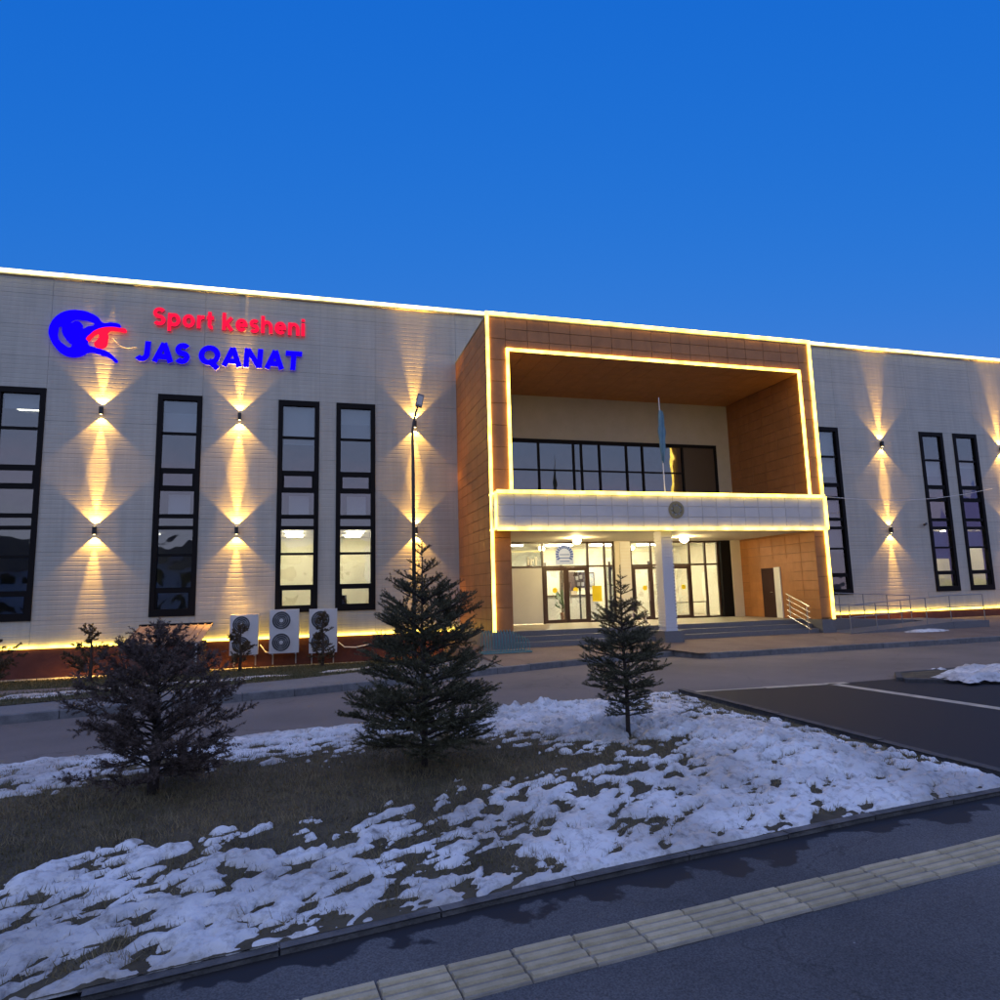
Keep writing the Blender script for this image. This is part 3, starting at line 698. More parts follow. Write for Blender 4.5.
def tile_wall(origin, du, w_, h_, U_, V_, m, name='tile', parent=portal, rot=0, joined=False, d=.02, skip=None):
    # origin lower-left seen from outside; du: unit direction along the wall; tiles face the outward side
    nu = max(1, round(U_/w_)); nv = max(1, round(V_/h_)); w2, h2 = U_/nu, V_/nv
    proto = tile_piece(w2, h2, d); me = None
    ang = math.atan2(du[1], du[0]); big = MB()
    R_ = Matrix.Rotation(ang, 4, 'Z')
    for i in range(nu):
        for j in range(nv):
            p = Vector((origin[0]+du[0]*w2*i, origin[1]+du[1]*w2*i, origin[2]+h2*j))
            if skip and skip(p.x, p.y, p.z, h2): continue
            if joined:
                T = Matrix.Translation(p-PB) @ R_; n = len(big.v)
                big.v += [tuple(T @ Vector(v)) for v in proto.v]; big.f += [tuple(n+q for q in f_) for f_ in proto.f]
            else:
                if me is None:
                    me = bpy.data.meshes.new(name); me.from_pydata(proto.v, [], proto.f); me.materials.append(m)
                o = obj(name, me, None, parent); o.location = p-PB; o.rotation_euler = (random.uniform(-.0015,.0015), 0, ang+random.uniform(-.0015,.0015))
    if joined:
        o = MB.build(big, name, m, parent); o['kind'] = 'stuff'
tile_wall((PX0+.02, YW, .8), (0,-1), TW, TH, YW-PY, PZ-.82, M_TILE)                       # left flank
tile_wall((PX0, PY+.02, .8), (1,0), .65, TH*2, OX0-PX0, PZ-.82, M_TILE)                    # front, left pier
tile_wall((OX1, PY+.02, .8), (1,0), .6, TH*2, PX1-OX1, PZ-.82, M_TILE)                     # front, right pier
tile_wall((OX0, PY+.02, OZ1), (1,0), .76, .375, OX1-OX0, PZ-OZ1-.02, M_TILE)                   # lintel
SDOOR = (21.95, 23.07)
tile_wall((OX1+.02, YW-.02, .75), (0,-1), TW, TH, YW-PY-.02, 3.1, M_TILE, skip=lambda x,y,z,hh: (z+hh*.5 < 2.68 and y > SDOOR[0]+.05 and y-.7 < SDOOR[1]-.05))
# upper flank, inner left flank and ceiling of the recess: same tiles, in shade
tile_wall((OX1+.02, YW-.02, 3.86), (0,-1), TW, TH, YW-PY-.02, OZ1-3.86, M_TILE, 'cladding', joined=True)
tile_wall((OX0-.02, PY+.02, .75), (0,1), TW, TH, YW-PY-.02, OZ1-.75, M_TILE, 'cladding', joined=True)
sf = MB(); nx_, ny_ = 16, 6
for i in range(nx_):
    for j in range(ny_):
        xa = OX0+(OX1-OX0)*i/nx_+.006; xb = OX0+(OX1-OX0)*(i+1)/nx_-.006; ya = PY+.02+(YW-PY-.04)*j/ny_+.006; yb = PY+.02+(YW-PY-.04)*(j+1)/ny_-.006
        sf.box(xa, xb, ya, yb, OZ1, OZ1+.019)
o = pbuild(sf, 'soffit_cladding', M_TILE); o['kind'] = 'stuff'
pbuild(MB().box(PX0-.02, PX1+.02, PY-.02, YW-.02, PZ-.018, PZ+.03), 'coping', M_COPING)
# granite bases under the piers
pbuild(MB().box(PX0-.03, OX0+.03, PY-.05, YW-.06, -.3, .795), 'pier_base', M_STEP)
pbuild(MB().box(OX1-.03, PX1+.03, PY-.05, YW-.06, -.1, .745), 'pier_base', M_STEP)
# light strips of the portal
S = .095
for d in ((PX0-.03, PX1+.03, PY-.075, PY-.012, PZ+.034, PZ+.034+S),
          (PX0-.012, PX0-.012+S, PY-.06, PY-.002, .80, PZ+.03), (PX1-.05, PX1-.05+S, PY-.06, PY-.002, .75, PZ+.03),
          (OX0, OX0+S, PY-.06, PY-.002, 4.95, OZ1), (OX1-S, OX1, PY-.06, PY-.002, 4.95, OZ1), (OX0, OX1, PY-.06, PY-.002, OZ1+.003, OZ1+.003+S)):
    pbuild(MB().box(*d), 'light_strip', M_STRIP)

# --- canopy over the entrance
can = empty('canopy'); can.parent = hall
CX0, CX1, CY, CZ0, CZ1 = 5.42, 17.36, 19.3, 3.88, 5.03
def cbuild(mb, name, m): return pbuild(mb, name, m, can)
cbuild(MB().box(CX0+.03, CX1-.03, CY+.03, YW-.1, CZ0+.02, CZ1-.02), 'slab', mat('pale_soffit', (.62,.58,.50), .7, noise=(.66,.62,.54), nscale=2))
tile_wall((CX0, CY+.03, CZ0+.06), (1,0), .55, .345, CX1-CX0, CZ1-CZ0-.12, M_FASCIA, 'fascia_tile', can)
tile_wall((CX0+.03, PY-.03, CZ0+.06), (0,-1), .67, .345, PY-CY-.06, CZ1-CZ0-.12, M_FASCIA, 'fascia_tile', can)
cbuild(MB().box(CX0-.01, CX1+.01, CY-.005, CY+.2, CZ1-.058, CZ1), 'edge_trim', M_WHITE); cbuild(MB().box(CX0-.01, CX1+.01, CY-.005, CY+.2, CZ0, CZ0+.058), 'edge_trim', M_WHITE)
for d in ((CX0-.01, CX1+.01, CY-.06, CY-.008, CZ1-.05, CZ1+.055), (CX0-.01, CX1+.01, CY-.06, CY-.008, CZ0-.035, CZ0+.065),
          (CX0-.07, CX0-.012, CY-.05, CY+.02, CZ0, CZ1), (CX1+.012, CX1+.07, CY-.05, CY+.02, CZ0, CZ1), (CX0-.07, CX0-.012, CY+.2, PY-.08, CZ1-.05, CZ1), (CX0-.07, CX0-.012, CY+.2, PY-.08, CZ0, CZ0+.05)):
    cbuild(MB().box(*d), 'light_strip', M_STRIP)

# --- column
cl = empty('column'); cl.parent = hall
colm = MB(); cx0, cx1, cya, cyb = 11.06, 11.48, 19.62, 20.1
k = 0; z = .62
while z < CZ0-.02:
    zt = min(z+.108, CZ0+.015)
    colm.box(cx0, cx1, cya, cyb, z, zt-.028); colm.box(cx0+.03, cx1-.03, cya+.03, cyb-.03, zt-.028, zt); z = zt
pbuild(colm, 'cladding', mat('white_ribbed_cladding', (.70,.70,.70), .45), cl)
pbuild(MB().box(10.93, 11.62, 19.5, 20.2, .1, .62), 'base', M_STEP, cl)

# --- steps and porch floor
NS = 3
for k in range(NS):
    z1 = .285+(.745-.285)*(k+1)/NS
    hbox('step', M_STEP, OX0+.03+.001*k, OX1-.04-.001*k, 20.12+.33*k, (20.12+.33*(k+1)+.02) if k < NS-1 else YW-.02, .0+.002*k, z1)
M_PORCH = mat('porch_tile', (.30,.27,.22), .4, noise=(.36,.33,.27), nscale=3)
HB().quad((OX0+.04,20.85,.7495),(OX1-.05,20.85,.7495),(OX1-.05,YW-.02,.7495),(OX0+.04,YW-.02,.7495)).build('porch_floor', M_PORCH)

# --- upper recess back wall with ribbon window
UW0, UW1, UZ0, UZ1 = 6.6, 16.75, 5.6, 8.0; YR = 24.6
ub = HB(); ub.box(OX0, OX1, YR, YR+.2, UZ1+.003, OZ1+.03); ub.box(UW1+.003, OX1, YR, YR+.2, CZ1, UZ1+.001); ub.box(OX0, UW0-.003, YR, YR+.2, CZ1, UZ1+.001); ub.box(UW0, UW1, YR, YR+.2, CZ1-.1, UZ0-.003)
ub.build('recess_wall', mat('beige_recess_render', (.42,.39,.30), .7, noise=(.46,.43,.34), nscale=2))
rw = empty('ribbon_window', (0,0,0)); rw.parent = hall
def rbuild(mb, name, m): return pbuild(mb, name, m, rw)
f = MB(); f.box(UW0, UW1, YR-.04, YR+.1, UZ1-.14, UZ1); f.box(UW0, UW1, YR-.04, YR+.1, UZ0, UZ0+.1); f.box(UW0, UW0+.1, YR-.04, YR+.1, UZ0+.1, UZ1-.14); f.box(UW1-.12, UW1, YR-.04, YR+.1, UZ0+.1, UZ1-.14)
rbuild(f, 'frame', M_FRAME)
xs = [UW0+.1, 8.68, 10.17, 10.51, 11.30, 12.51, 13.24, 15.11, UW1-.12]
for x in xs[1:-1]: rbuild(MB().box(x-.04, x+.04, YR-.02, YR+.08, UZ0+.1, UZ1-.14), 'mullion', M_FRAME)
for xa, xb in zip(xs, xs[1:]):
    xa2, xb2 = xa+(.04 if xa > UW0+.2 else 0), xb-(.04 if xb < UW1-.2 else 0)
    if xa > 15: rbuild(MB().box(xa2, xb2, YR, YR+.05, UZ0+.1, UZ1-.14), 'blank_panel', mat('brown_blank_panel', (.06,.04,.025), .5)); continue
    rbuild(MB().box(xa2, xb2, YR-.01, YR+.06, 6.73, 6.79), 'transom', M_FRAME)
    rbuild(MB().box(xa2, xb2, YR+.03, YR+.04, 6.79, UZ1-.14), 'pane', M_GLASS); rbuild(MB().box(xa2, xb2, YR+.03, YR+.04, UZ0+.1, 6.73), 'pane', M_GLASS)
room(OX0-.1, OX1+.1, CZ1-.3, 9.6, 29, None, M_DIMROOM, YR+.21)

# --- entrance glazing
EZ0, EZT, EZ1 = .752, 2.93, 3.90
ent = empty('entrance_glazing'); ent.parent = hall
def ebuild(mb, name, m, parent=ent): return pbuild(mb, name, m, parent)
M_PANELG = mat('opaque_grey_panel', (.52,.53,.52), .35, noise=(.56,.57,.56), nscale=1.5)
hbox('entrance_wall', M_CREAM, 16.98, OX1, YR-.25, YR+.2, EZ0, CZ0+.02)
hbox('entrance_wall', M_CREAM, 11.72, 12.40, YR-.1, YR+.2, EZ0, CZ0+.02)
pr = HB(); z = EZ0
while z < CZ0: pr.box(11.93, 12.38, YR-.13, YR-.1, z+.012, min(z+.13, CZ0)); z += .13
pr.build('pier_cladding', M_WHITE)
hbox('corner_post', M_FRAME, 16.5, 16.97, YR-.2, YR+.1, EZ0, CZ0+.02)
hbox('entrance_wall', M_WHITE, OX0, 7.32, YR-.02, YR+.2, EZ0, CZ0+.02)
def vbar(x, z0=EZ0, z1=EZ1, t=.035): ebuild(MB().box(x-t, x+t, YR-.03, YR+.06, z0, z1), 'mullion', M_BROWNFRAME)
for x in (7.36, 8.68, 10.57, 11.30, 11.68, 12.46, 13.36, 14.2, 15.12, 15.86, 16.46): vbar(x)
def bar(x0, x1, z, t=.035): ebuild(MB().box(x0, x1, YR-.025, YR+.055, z-t, z+t), 'transom', M_BROWNFRAME)
BAYS = [(7.395,8.645),(8.715,10.535),(10.605,11.265),(11.335,11.645),(12.495,13.325),(13.395,14.165),(14.235,15.085),(15.155,15.825),(15.895,16.425)]
for xa, xb in BAYS:
    bar(xa, xb, EZT); bar(xa, xb, EZ1-.03)
    ebuild(MB().box(xa, xb, YR+.01, YR+.022, EZT+.035, EZ1-.065), 'pane', M_GLASSD if xa < 8 else M_GLASS)
ebuild(MB().box(7.395, 8.645, YR-.01, YR+.03, EZ0+.03, EZT-.035), 'blank_panel', M_PANELG)
for xa, xb in (BAYS[2], BAYS[3], BAYS[5], BAYS[7], BAYS[8]):
    bar(xa, xb, EZ0+.035); ebuild(MB().box(xa, xb, YR+.01, YR+.022, EZ0+.07, EZT-.035), 'pane', M_GLASSD if xb-xa < .4 else M_GLASS)
def door(x0, x1, leaves):
    d = empty('door'); d.parent = hall; w_ = (x1-x0)/leaves
    for k in range(leaves):
        a_, b_ = x0+k*w_+.006, x0+(k+1)*w_-.006; f = MB(); s = .10
        f.box(a_, a_+s, YR-.04, YR+.03, EZ0+.01, EZT-.04); f.box(b_-s, b_, YR-.04, YR+.03, EZ0+.01, EZT-.04)
        f.box(a_+s, b_-s, YR-.04, YR+.03, EZT-.16, EZT-.04); f.box(a_+s, b_-s, YR-.04, YR+.03, EZ0+.01, EZ0+.14)
        lf = pbuild(f, 'door_frame', M_BROWNFRAME, d)
        pbuild(MB().box(a_+s, b_-s, YR-.01, YR+.002, EZ0+.14, EZT-.16), 'pane', M_GLASS, d)
        hx = b_-.14 if k == 0 else a_+.14
        pbuild(MB().tube([(hx,YR-.1,1.5),(hx,YR-.1,2.3)], .016, 8), 'handle', M_STEEL, d)
        cxm = a_+s+.32 if k == 0 else b_-s-.42
        pbuild(MB().disc((cxm if leaves > 1 else (a_+b_)/2+.1, YR-.018, 2.02), .10, depth=.004, n=24), 'warning_disc', M_YELLOW, d)
    return d
M_YELLOW = mat('yellow_sticker', (.85,.66,.01), .5)
door(8.72, 10.53, 2); door(12.5, 13.32, 1); door(14.24, 15.08, 1)
# poster, notice, arched blue sign and the letters left on the glass
tag(box('poster', M_YELLOW, None, 10.72, 11.12, YR-.006, YR+.004, 1.55, 2.15), 'bright yellow poster on the glass right of the double door', 'poster')
tag(box('notice', mat('paper', (.8,.79,.74), .7), None, 9.78, 10.05, YR-.022, YR-.018, 1.82, 1.98), 'small white paper notice stuck on the double door', 'notice')
sg = empty('arched_sign', (9.6, YR-.012, EZT+.07)); tag(sg, 'arched blue and white sign over the double door', 'sign')
pts = [(-.38,0),(.38,0)]+[(.38*math.cos(t)*1.0, .42+.36*math.sin(t)) for t in np.linspace(0, math.pi, 13)]
MB().poly([(x,0,z) for x, z in pts]).build('sign_board', mat('sign_white', (.36,.46,.80), .5), sg)
M_SB = mat('sign_blue', (.03,.08,.45), .5)
for k in range(15):
    t = math.pi*(-.18+1.36*k/14)
    r0, r1 = .24, .37
    c_, s_ = math.cos(t), math.sin(t); q = .034
    zc = .40
    MB().quad((r0*c_-q*s_,-.003,zc+r0*s_+q*c_),(r0*c_+q*s_,-.003,zc+r0*s_-q*c_),(r1*c_+q*s_,-.003,zc+r1*s_-q*c_),(r1*c_-q*s_,-.003,zc+r1*s_+q*c_)).build('sign_mark', M_SB, sg)
for k in range(3):
    MB().box(-.2,.2,-.004,-.001,.12+.13*k,.15+.13*k).build('sign_line', M_SB, sg)

M_HALLLAMP = emat('hall_lamp_panel', (1, .87, .58), 110)
# --- entrance hall interior
HY = 30.5
room(7.0, OX1+.6, .74, 4.1, HY, [(x, y, 1.2, .3, M_HALLLAMP) for x in (8.6,11.0,13.2,15.6) for y in (26.2,28.8)], mat('hall_wall', (.74,.70,.58), .7, noise=(.78,.74,.62), nscale=1), YR+.21)
M_INNER = mat('inner_door', (.10,.06,.04), .5)
inn = HB()
for x0, x1 in ((9.2,10.2),(11.6,12.4),(14.6,15.4)): inn.box(x0, x1, HY-.06, HY-.01, .76, 2.9)
inn.build('inner_door', M_INNER)
vs_ = HB()
for x in (8.9, 9.62, 10.35, 12.6, 13.3, 14.5, 15.2): vs_.box(x-.035, x+.035, 26.9, 27.0, .76, 3.2)
vs_.box(8.9, 10.35, 26.9, 27.0, 2.85, 2.95); vs_.box(12.6, 13.3, 26.9, 27, 2.85, 2.95); vs_.box(14.5,15.2,26.9,27,2.85,2.95)
vs_.build('vestibule_frame', M_BROWNFRAME)
rc = tag(empty('reception_counter', (11.0, 28.2, .75)), 'pale reception counter seen through the entrance glass', 'counter')
MB().box(-1.0,1.4,-.35,.35,0,1.0).build('counter_body', M_WHITE, rc); MB().box(-1.06,1.46,-.42,.42,1.0,1.05).build('counter_top', M_INNER, rc)
pb = tag(empty('picture', (12.9, HY-.05, 2.5)), 'framed picture on the back wall of the hall', 'picture')
MB().box(-.5,.5,-.03,0,-.35,.35).build('picture_frame', M_INNER, pb); MB().box(-.44,.44,-.035,-.03,-.29,.29).build('picture_face', mat('picture_print', (.2,.3,.5), .5, noise=(.6,.55,.4), nscale=4), pb)
nb = tag(empty('notice_board', (10.95, 26.4, .75)), 'dark stand with notices behind the yellow poster', 'stand')
MB().box(-.22,.22,0,.05,1.35,2.0).build('board', M_INNER, nb); MB().box(-.03,.03,.0,.05,0,1.35).build('stand_leg', M_DARKMETAL, nb); MB().box(-.25,.25,-.15,.2,0,.03).build('stand_foot', M_DARKMETAL, nb)
for k, (dx, dz) in enumerate(((-.12,1.75),(.06,1.8),(-.05,1.5),(.12,1.5))): MB().box(dx-.06,dx+.06,-.006,-.001,dz-.08,dz+.08).build('paper', MATS['paper'], nb)
pl = tag(empty('potted_plant', (10.15, 26.3, .75)), 'green potted plant behind the right leaf of the double door', 'plant')
MB().tube([(0,0,0),(0,0,.35)], [.13,.17], 12).build('pot', mat('clay_pot', (.3,.14,.08), .8), pl)
lf_ = MB()
for k in range(26):
    a_ = k*2.4; r_ = .12+.28*((k*7) % 10)/10; z_ = .55+.7*((k*3) % 11)/11
    lf_.poly([(0,0,.35+.02*k),(r_*math.cos(a_-.25),r_*math.sin(a_-.25),z_),(1.25*r_*math.cos(a_),1.25*r_*math.sin(a_),z_+.12),(r_*math.cos(a_+.25),r_*math.sin(a_+.25),z_)])
o = lf_.build('leaves', mat('plant_leaf', (.05,.14,.03), .5), pl); o['kind'] = 'stuff'
# bench inside right bay
bn = tag(empty('bench', (15.6, 25.5, .75)), 'metal frame bench behind the right hand glass bay', 'bench')
b_ = MB(); b_.tube([(-.7,0,0),(-.7,0,.62),(.75,0,.62),(.75,0,0)], .022, 6, True); b_.tube([(0,0,0),(0,0,.62)], .02, 6); b_.build('bench_frame', M_DARKMETAL, bn)

# --- side door in the right flank
sdn = empty('side_door'); sdn.parent = hall
XI = OX1-.0
pbuild(MB().box(XI-.03, XI+.003, 22.3, SDOOR[1], .752, 2.66), 'door_leaf', mat('dark_brown_door', (.040,.015,.012), .6, spec=.15), sdn)
pbuild(MB().box(XI+.004, XI+.0195, 21.2, 23.9, .752, 3.0), 'door_surround', M_TILE, sdn)
pbuild(MB().box(XI-.05, XI+.003, SDOOR[0], 22.29, .752, 2.68), 'door_jamb', M_WHITE, sdn)
pbuild(MB().tube([(XI-.07,22.42,1.72),(XI-.07,22.55,1.72)], .014, 6), 'handle', M_STEEL, sdn)

# ------------------------------------------------------------------ porch lamps
def porch_lamp(x, y, label):
    t = tag(empty('porch_lamp', (x, y, CZ0+.015)), label, 'lamp', 'porch ceiling lamps')
    MB().tube([(0,0,.0),(0,0,-.03)], .17, 20).build('lamp_base', M_METAL, t)
    MB().tube([(0,0,-.03),(0,0,-.07),(0,0,-.13),(0,0,-.19),(0,0,-.22)], [.09,.14,.155,.11,.03], 20).build('lamp_glass', M_LAMPG, t, True)
porch_lamp(9.35, 22.65, 'round glowing ceiling lamp over the double door')
porch_lamp(13.6, 22.4, 'round glowing ceiling lamp right of the white column')

# ------------------------------------------------------------------ wall lights
def spot(parent, loc, aim, power, angle, blend, name, size=.01, fall='Quadratic'):
    l = bpy.data.lights.new(name, 'SPOT'); l.energy = power/EX; l.spot_size = rad(angle); l.spot_blend = blend; l.shadow_soft_size = size
    l.color = (1, .52, .095)
    l.use_nodes = True; nn = l.node_tree; lf = nn.nodes.new('ShaderNodeLightFalloff'); lf.inputs['Strength'].default_value = 1   # peaked lens: grazing rays are the strongest
    nn.links.new(lf.outputs[fall], nn.nodes['Emission'].inputs['Strength'])
    o = bpy.data.objects.new(name, l); col.objects.link(o); o.parent = parent; o.location = loc
    o.rotation_euler = Vector(aim).to_track_quat('-Z', 'Y').to_euler()
M_SCON = mat('black_sconce', (.015,.014,.013), .4)
M_LENS = emat('sconce_lens', (1, .75, .35), 12)
def wall_light(x, z, label):
    t = tag(empty('wall_light', (x, YW, z)), label, 'wall light', 'up and down wall lights')
    MB().box(-.055,.055,-.16,-.05,-.13,.13).build('lamp_body', M_SCON, t); MB().box(-.04,.04,-.05,-.001,-.06,.06).build('bracket', M_SCON, t)
    for s in (1, -1):
        MB().tube([(0,-.105,s*.131),(0,-.105,s*.135)], .035, 12).build('lamp_lens', M_LENS, t)
        k = random.uniform(.78, 1.2)
        spot(t, (0,-.105,s*.142), (random.uniform(-.02,.02),random.uniform(.02,.04),s), 1250*k, 26, 1.0, 'narrow_beam', fall='Linear')
        spot(t, (0,-.105,s*.142), (0,.02,s), 215*k, 96, .3, 'wide_beam', fall='Quadratic')
for x, nm in ((-6.8,'between the two leftmost windows'),(-2.45,'right of the second window'),(3.77,'left of the entrance portal'),(25.7,'on the wall right of the portal'),(33.1,'at the far right edge of the wall')):
    wall_light(x, 8.4, 'upper black wall light '+nm); wall_light(x, 4.36, 'lower black wall light '+nm)

# ------------------------------------------------------------------ lettering and emblem
def arc(cx, cy_, rx, ry, a0, a1, n=14):
    return [(cx+rx*math.cos(rad(a0+(a1-a0)*i/n)), cy_+ry*math.sin(rad(a0+(a1-a0)*i/n))) for i in range(n+1)]
OVAL = lambda cx, cy_, rx, ry: arc(cx, cy_, rx, ry, 0, 360, 28)
def ess(k): return [[(x*k, y*k) for x, y in arc(.33,.70,.235,.20,28,270)+arc(.33,.30,.235,.20,90,-152)[1:]]]
GLYPH = {'S':ess(1), 's':ess(.74), 'p':[[(.1,-.27),(.1,.74)], OVAL(.34,.37,.24,.27)], 'o':[OVAL(.34,.37,.24,.27)],
 'r':[[(.1,0),(.1,.74)], arc(.36,.38,.26,.26,175,80)], 't':[[(.17,.98),(.17,.26)]+arc(.34,.25,.17,.16,180,275)[1:], [(0,.64),(.40,.64)]],
 'k':[[(.1,0),(.1,1)], [(.12,.28),(.53,.74)], [(.25,.40),(.56,0)]], 'e':[arc(.34,.37,.24,.27,0,318,24), [(.1,.37),(.67,.37)]],
 'h':[[(.1,0),(.1,1)], arc(.335,.38,.235,.26,175,0)+[(.57,0)]], 'n':[[(.1,0),(.1,.74)], arc(.335,.38,.235,.26,175,0)+[(.57,0)]],
 'i':[[(.1,0),(.1,.74)], [(.1,.84),(.1,1.0)]],
 'J':[[(.50,1),(.50,.34)]+arc(.27,.34,.23,.22,0,-150)[1:]], 'A':[[(.12,0),(.50,.96)], [(.50,.96),(.90,0)], [(.24,.27),(.78,.27)]],
 'Q':[OVAL(.52,.5,.40,.375), [(.50,.24),(.98,-.16)]], 'N':[[(.12,0),(.12,1)], [(.15,.93),(.77,.07)], [(.80,0),(.80,1)]], 'T':[[(0,.875),(.86,.875)], [(.43,.87),(.43,0)]]}
def glyph_mesh(ch, size, ext, wd, shear=0):
    mb = MB()
    for si, pts in enumerate(GLYPH[ch]):
        P = [Vector(p) for p in pts]; n = len(P); closed = (P[0]-P[-1]).length < 1e-6 and n > 3
        if closed: P = P[:-1]; n -= 1
        b = len(mb.v); z = ext+.002*si; hw = wd/2
        for i in range(n):
            d0 = (P[i]-P[i-1]).normalized() if (closed or i) else None
            d1 = (P[(i+1) % n]-P[i]).normalized() if (closed or i < n-1) else None
            d0 = d0 or d1; d1 = d1 or d0
            q = (Vector((-d0.y, d0.x))+Vector((-d1.y, d1.x))).normalized(); c = max(.6, q.dot(Vector((-d0.y, d0.x))))
            for s_ in (1, -1):
                v = P[i]+q*s_*hw/c
                for zz in (z, -ext): mb.v.append(((v.x+shear*v.y)*size, v.y*size, zz))
        for i in range(n if closed else n-1):
            j = (i+1) % n; a0, a1 = b+4*i, b+4*j
            mb.f += [(a0, a0+2, a1+2, a1), (a0+1, a1+1, a1+3, a0+3), (a0, a1, a1+1, a0+1), (a0+2, a0+3, a1+3, a1+2)]
        if not closed: e0 = b+4*(n-1); mb.f += [(b, b+1, b+3, b+2), (e0, e0+2, e0+3, e0+1)]
    me = bpy.data.meshes.new('letter'); me.from_pydata(mb.v, [], mb.f); me.update(); return me
def two_tone(me, face, side):
    me.materials.clear(); me.materials.append(face); me.materials.append(side)
    for p in me.polygons: p.material_index = 0 if abs(p.normal.z) > .9 else 1
def lettering(name, text, x0, x1, zbase, size, face, side, off, label, gap, space, shear=0, y=YW-.10, sx=1):
    t = tag(empty(name, (x0, y, zbase)), label, 'sign')
    cur = 0; items = []
    for ch in text:
        if ch == ' ': cur += space; continue
        me = glyph_mesh(ch, size, .045, off, shear)
        xs_ = [v.co.x for v in me.vertices]; a_, b_ = min(xs_), max(xs_)
        items.append((ch, me, cur-a_)); cur += (b_-a_)+gap
    tot = cur-gap; k = (x1-x0)/tot
    for ch, me, px in items:
        two_tone(me, face, side)
        o = obj('letter', me, None, t); o.location = (px*k, 0, 0); o.rotation_euler = (math.pi/2, 0, 0); o.scale = (k, 1, 1)
    return t
lettering('red_lettering', 'Sport kesheni', -5.35, -.28, 11.52, .66, M_RED, M_SIGNSIDE, .205, 'glowing red lettering sign above the blue lettering', .07, .24)
lettering('blue_lettering', 'JAS QANAT', -5.85, -.36, 10.20, .72, M_BLUE, M_SIGNSIDE, .27, 'glowing blue lettering sign under the red lettering', .05, .26, .06)
lettering('glass_letters', 'iri', 8.05, 8.42, 3.0, .32, mat('white_vinyl', (.8,.8,.76), .5), M_WHITE, .16, 'short white letters on the upper glass left of the double door', .05, .1, y=YR-.05)

def flat_shape(name, outlines, m, side, parent, scale, ox, oz, depth):
    c = bpy.data.curves.new(name, 'CURVE'); c.dimensions = '2D'; c.fill_mode = 'BOTH'; c.extrude = depth
    for pts in outlines:
        s = c.splines.new('BEZIER'); s.bezier_points.add(len(pts)-1); s.use_cyclic_u = True; s.resolution_u = 5
        for bp, (px, pz) in zip(s.bezier_points, pts):
            bp.co = ((px-ox)*scale, (oz-pz)*scale, 0); bp.handle_left_type = bp.handle_right_type = 'AUTO'
    o = bpy.data.objects.new(name, c); col.objects.link(o); bpy.context.view_layer.update()
    me = bpy.data.meshes.new_from_object(o.evaluated_get(bpy.context.evaluated_depsgraph_get())); bpy.data.objects.remove(o)
    two_tone(me, m, side); q = obj(name, me, None, parent); q.rotation_euler = (math.pi/2, 0, 0); return q
em = tag(empty('emblem', (-8.48, YW-.10, 10.2)), 'round blue bird emblem with a red beak left of the lettering', 'sign')
flat_shape('blue_wing', [
 [(105,370),(125,260),(180,172),(270,112),(390,95),(500,115),(580,160),(640,222),(720,210),(810,245),(700,262),(600,300),(530,355),(490,430),(500,490),(560,515),(640,535),(710,565),(760,610),(795,668),(720,625),(630,595),(510,572),(430,622),(340,640),(250,612),(180,545),(130,460)],
 [(310,245),(340,208),(420,200),(500,212),(548,245),(490,275),(435,302),(425,255),(375,222)],
 [(212,290),(190,350),(198,430),(250,495),(335,528),(285,455),(240,375)]], M_BLUE, M_BLUE, em, .00302, 105, 640, .05)
flat_shape('red_beak', [[(485,440),(520,360),(590,300),(690,268),(790,268),(872,292),(770,300),(690,316),(688,380),(650,510),(560,492),(600,400),(592,352),(535,385)]], M_RED, M_RED, em, .00302, 105, 640, .065)
tag(MB().tube([(-6.6,YW-.02,11.0),(-6.35,YW-.03,10.72),(-6.1,YW-.03,10.66),(-5.85,YW-.03,10.72)], .009, 6).build('sign_cable', M_WHITE), 'thin pale cable between the emblem and the blue letters', 'cable')

# ------------------------------------------------------------------ emblem and flag on the canopy
ce = tag(empty('round_crest', (11.5, CY-.0, 4.52)), 'small gilt round crest in the middle of the canopy front', 'crest')
M_GILT = mat('dull_gilt', (.30,.24,.12), .4, .6)
MB().disc((0,-.03,0), .12, depth=.03, n=24).build('crest_centre', M_GILT, ce)
MB().disc((0,-.02,0), .28, depth=.02, n=32, r_in=.20).build('crest_ring', M_GILT, ce)
for k in range(8):
    t = 2*math.pi*k/8+.2
    c_, s_ = math.cos(t), math.sin(t)
    MB().poly([(.12*c_,-.015,.12*s_),(.18*c_-.05*s_,-.025,.18*s_+.05*c_),(.24*c_,-.015,.24*s_),(.18*c_+.05*s_,-.025,.18*s_-.05*c_)]).build('crest_ray', M_GILT, ce)
fp = tag(empty('flagpole', (11.3, 19.6, CZ1)), 'white flagpole standing on the canopy', 'flagpole')
MB().tube([(0,0,0),(-.02,0,3.35)], [.022,.014], 10).build('pole', M_WHITE, fp); MB().tube([(0,0,0),(0,0,.06)], .07, 12).build('foot', M_METAL, fp)
fl = MB(); N = 26; prof = []
for j in range(N+1):
    z = 7.95-1.7*j/N; row = []
    wj = .05+.08*math.sin(math.pi*min(1, j/N*1.1))+.015*math.sin(j*.7)
    for i in range(13):
        t = i/12; row.append((11.28-.015+ (t*2.4 % 1.0)*0 + wj*math.sin(t*9+j*.12)*.8 + .06*(t-.3), 19.56+.05*math.cos(t*11+j*.1)-.03*t, z - .10*t*(1+.4*math.sin(j*.3))))
    prof += row
fl.v = prof
for j in range(N):
    for i in range(12): fl.f.append((j*13+i, j*13+i+1, (j+1)*13+i+1, (j+1)*13+i))
tag(fl.build('flag', mat('pale_blue_cloth', (.11,.22,.27), .8, noise=(.16,.28,.33), nscale=3), None, True), 'pale blue flag hanging furled on the canopy pole', 'flag')

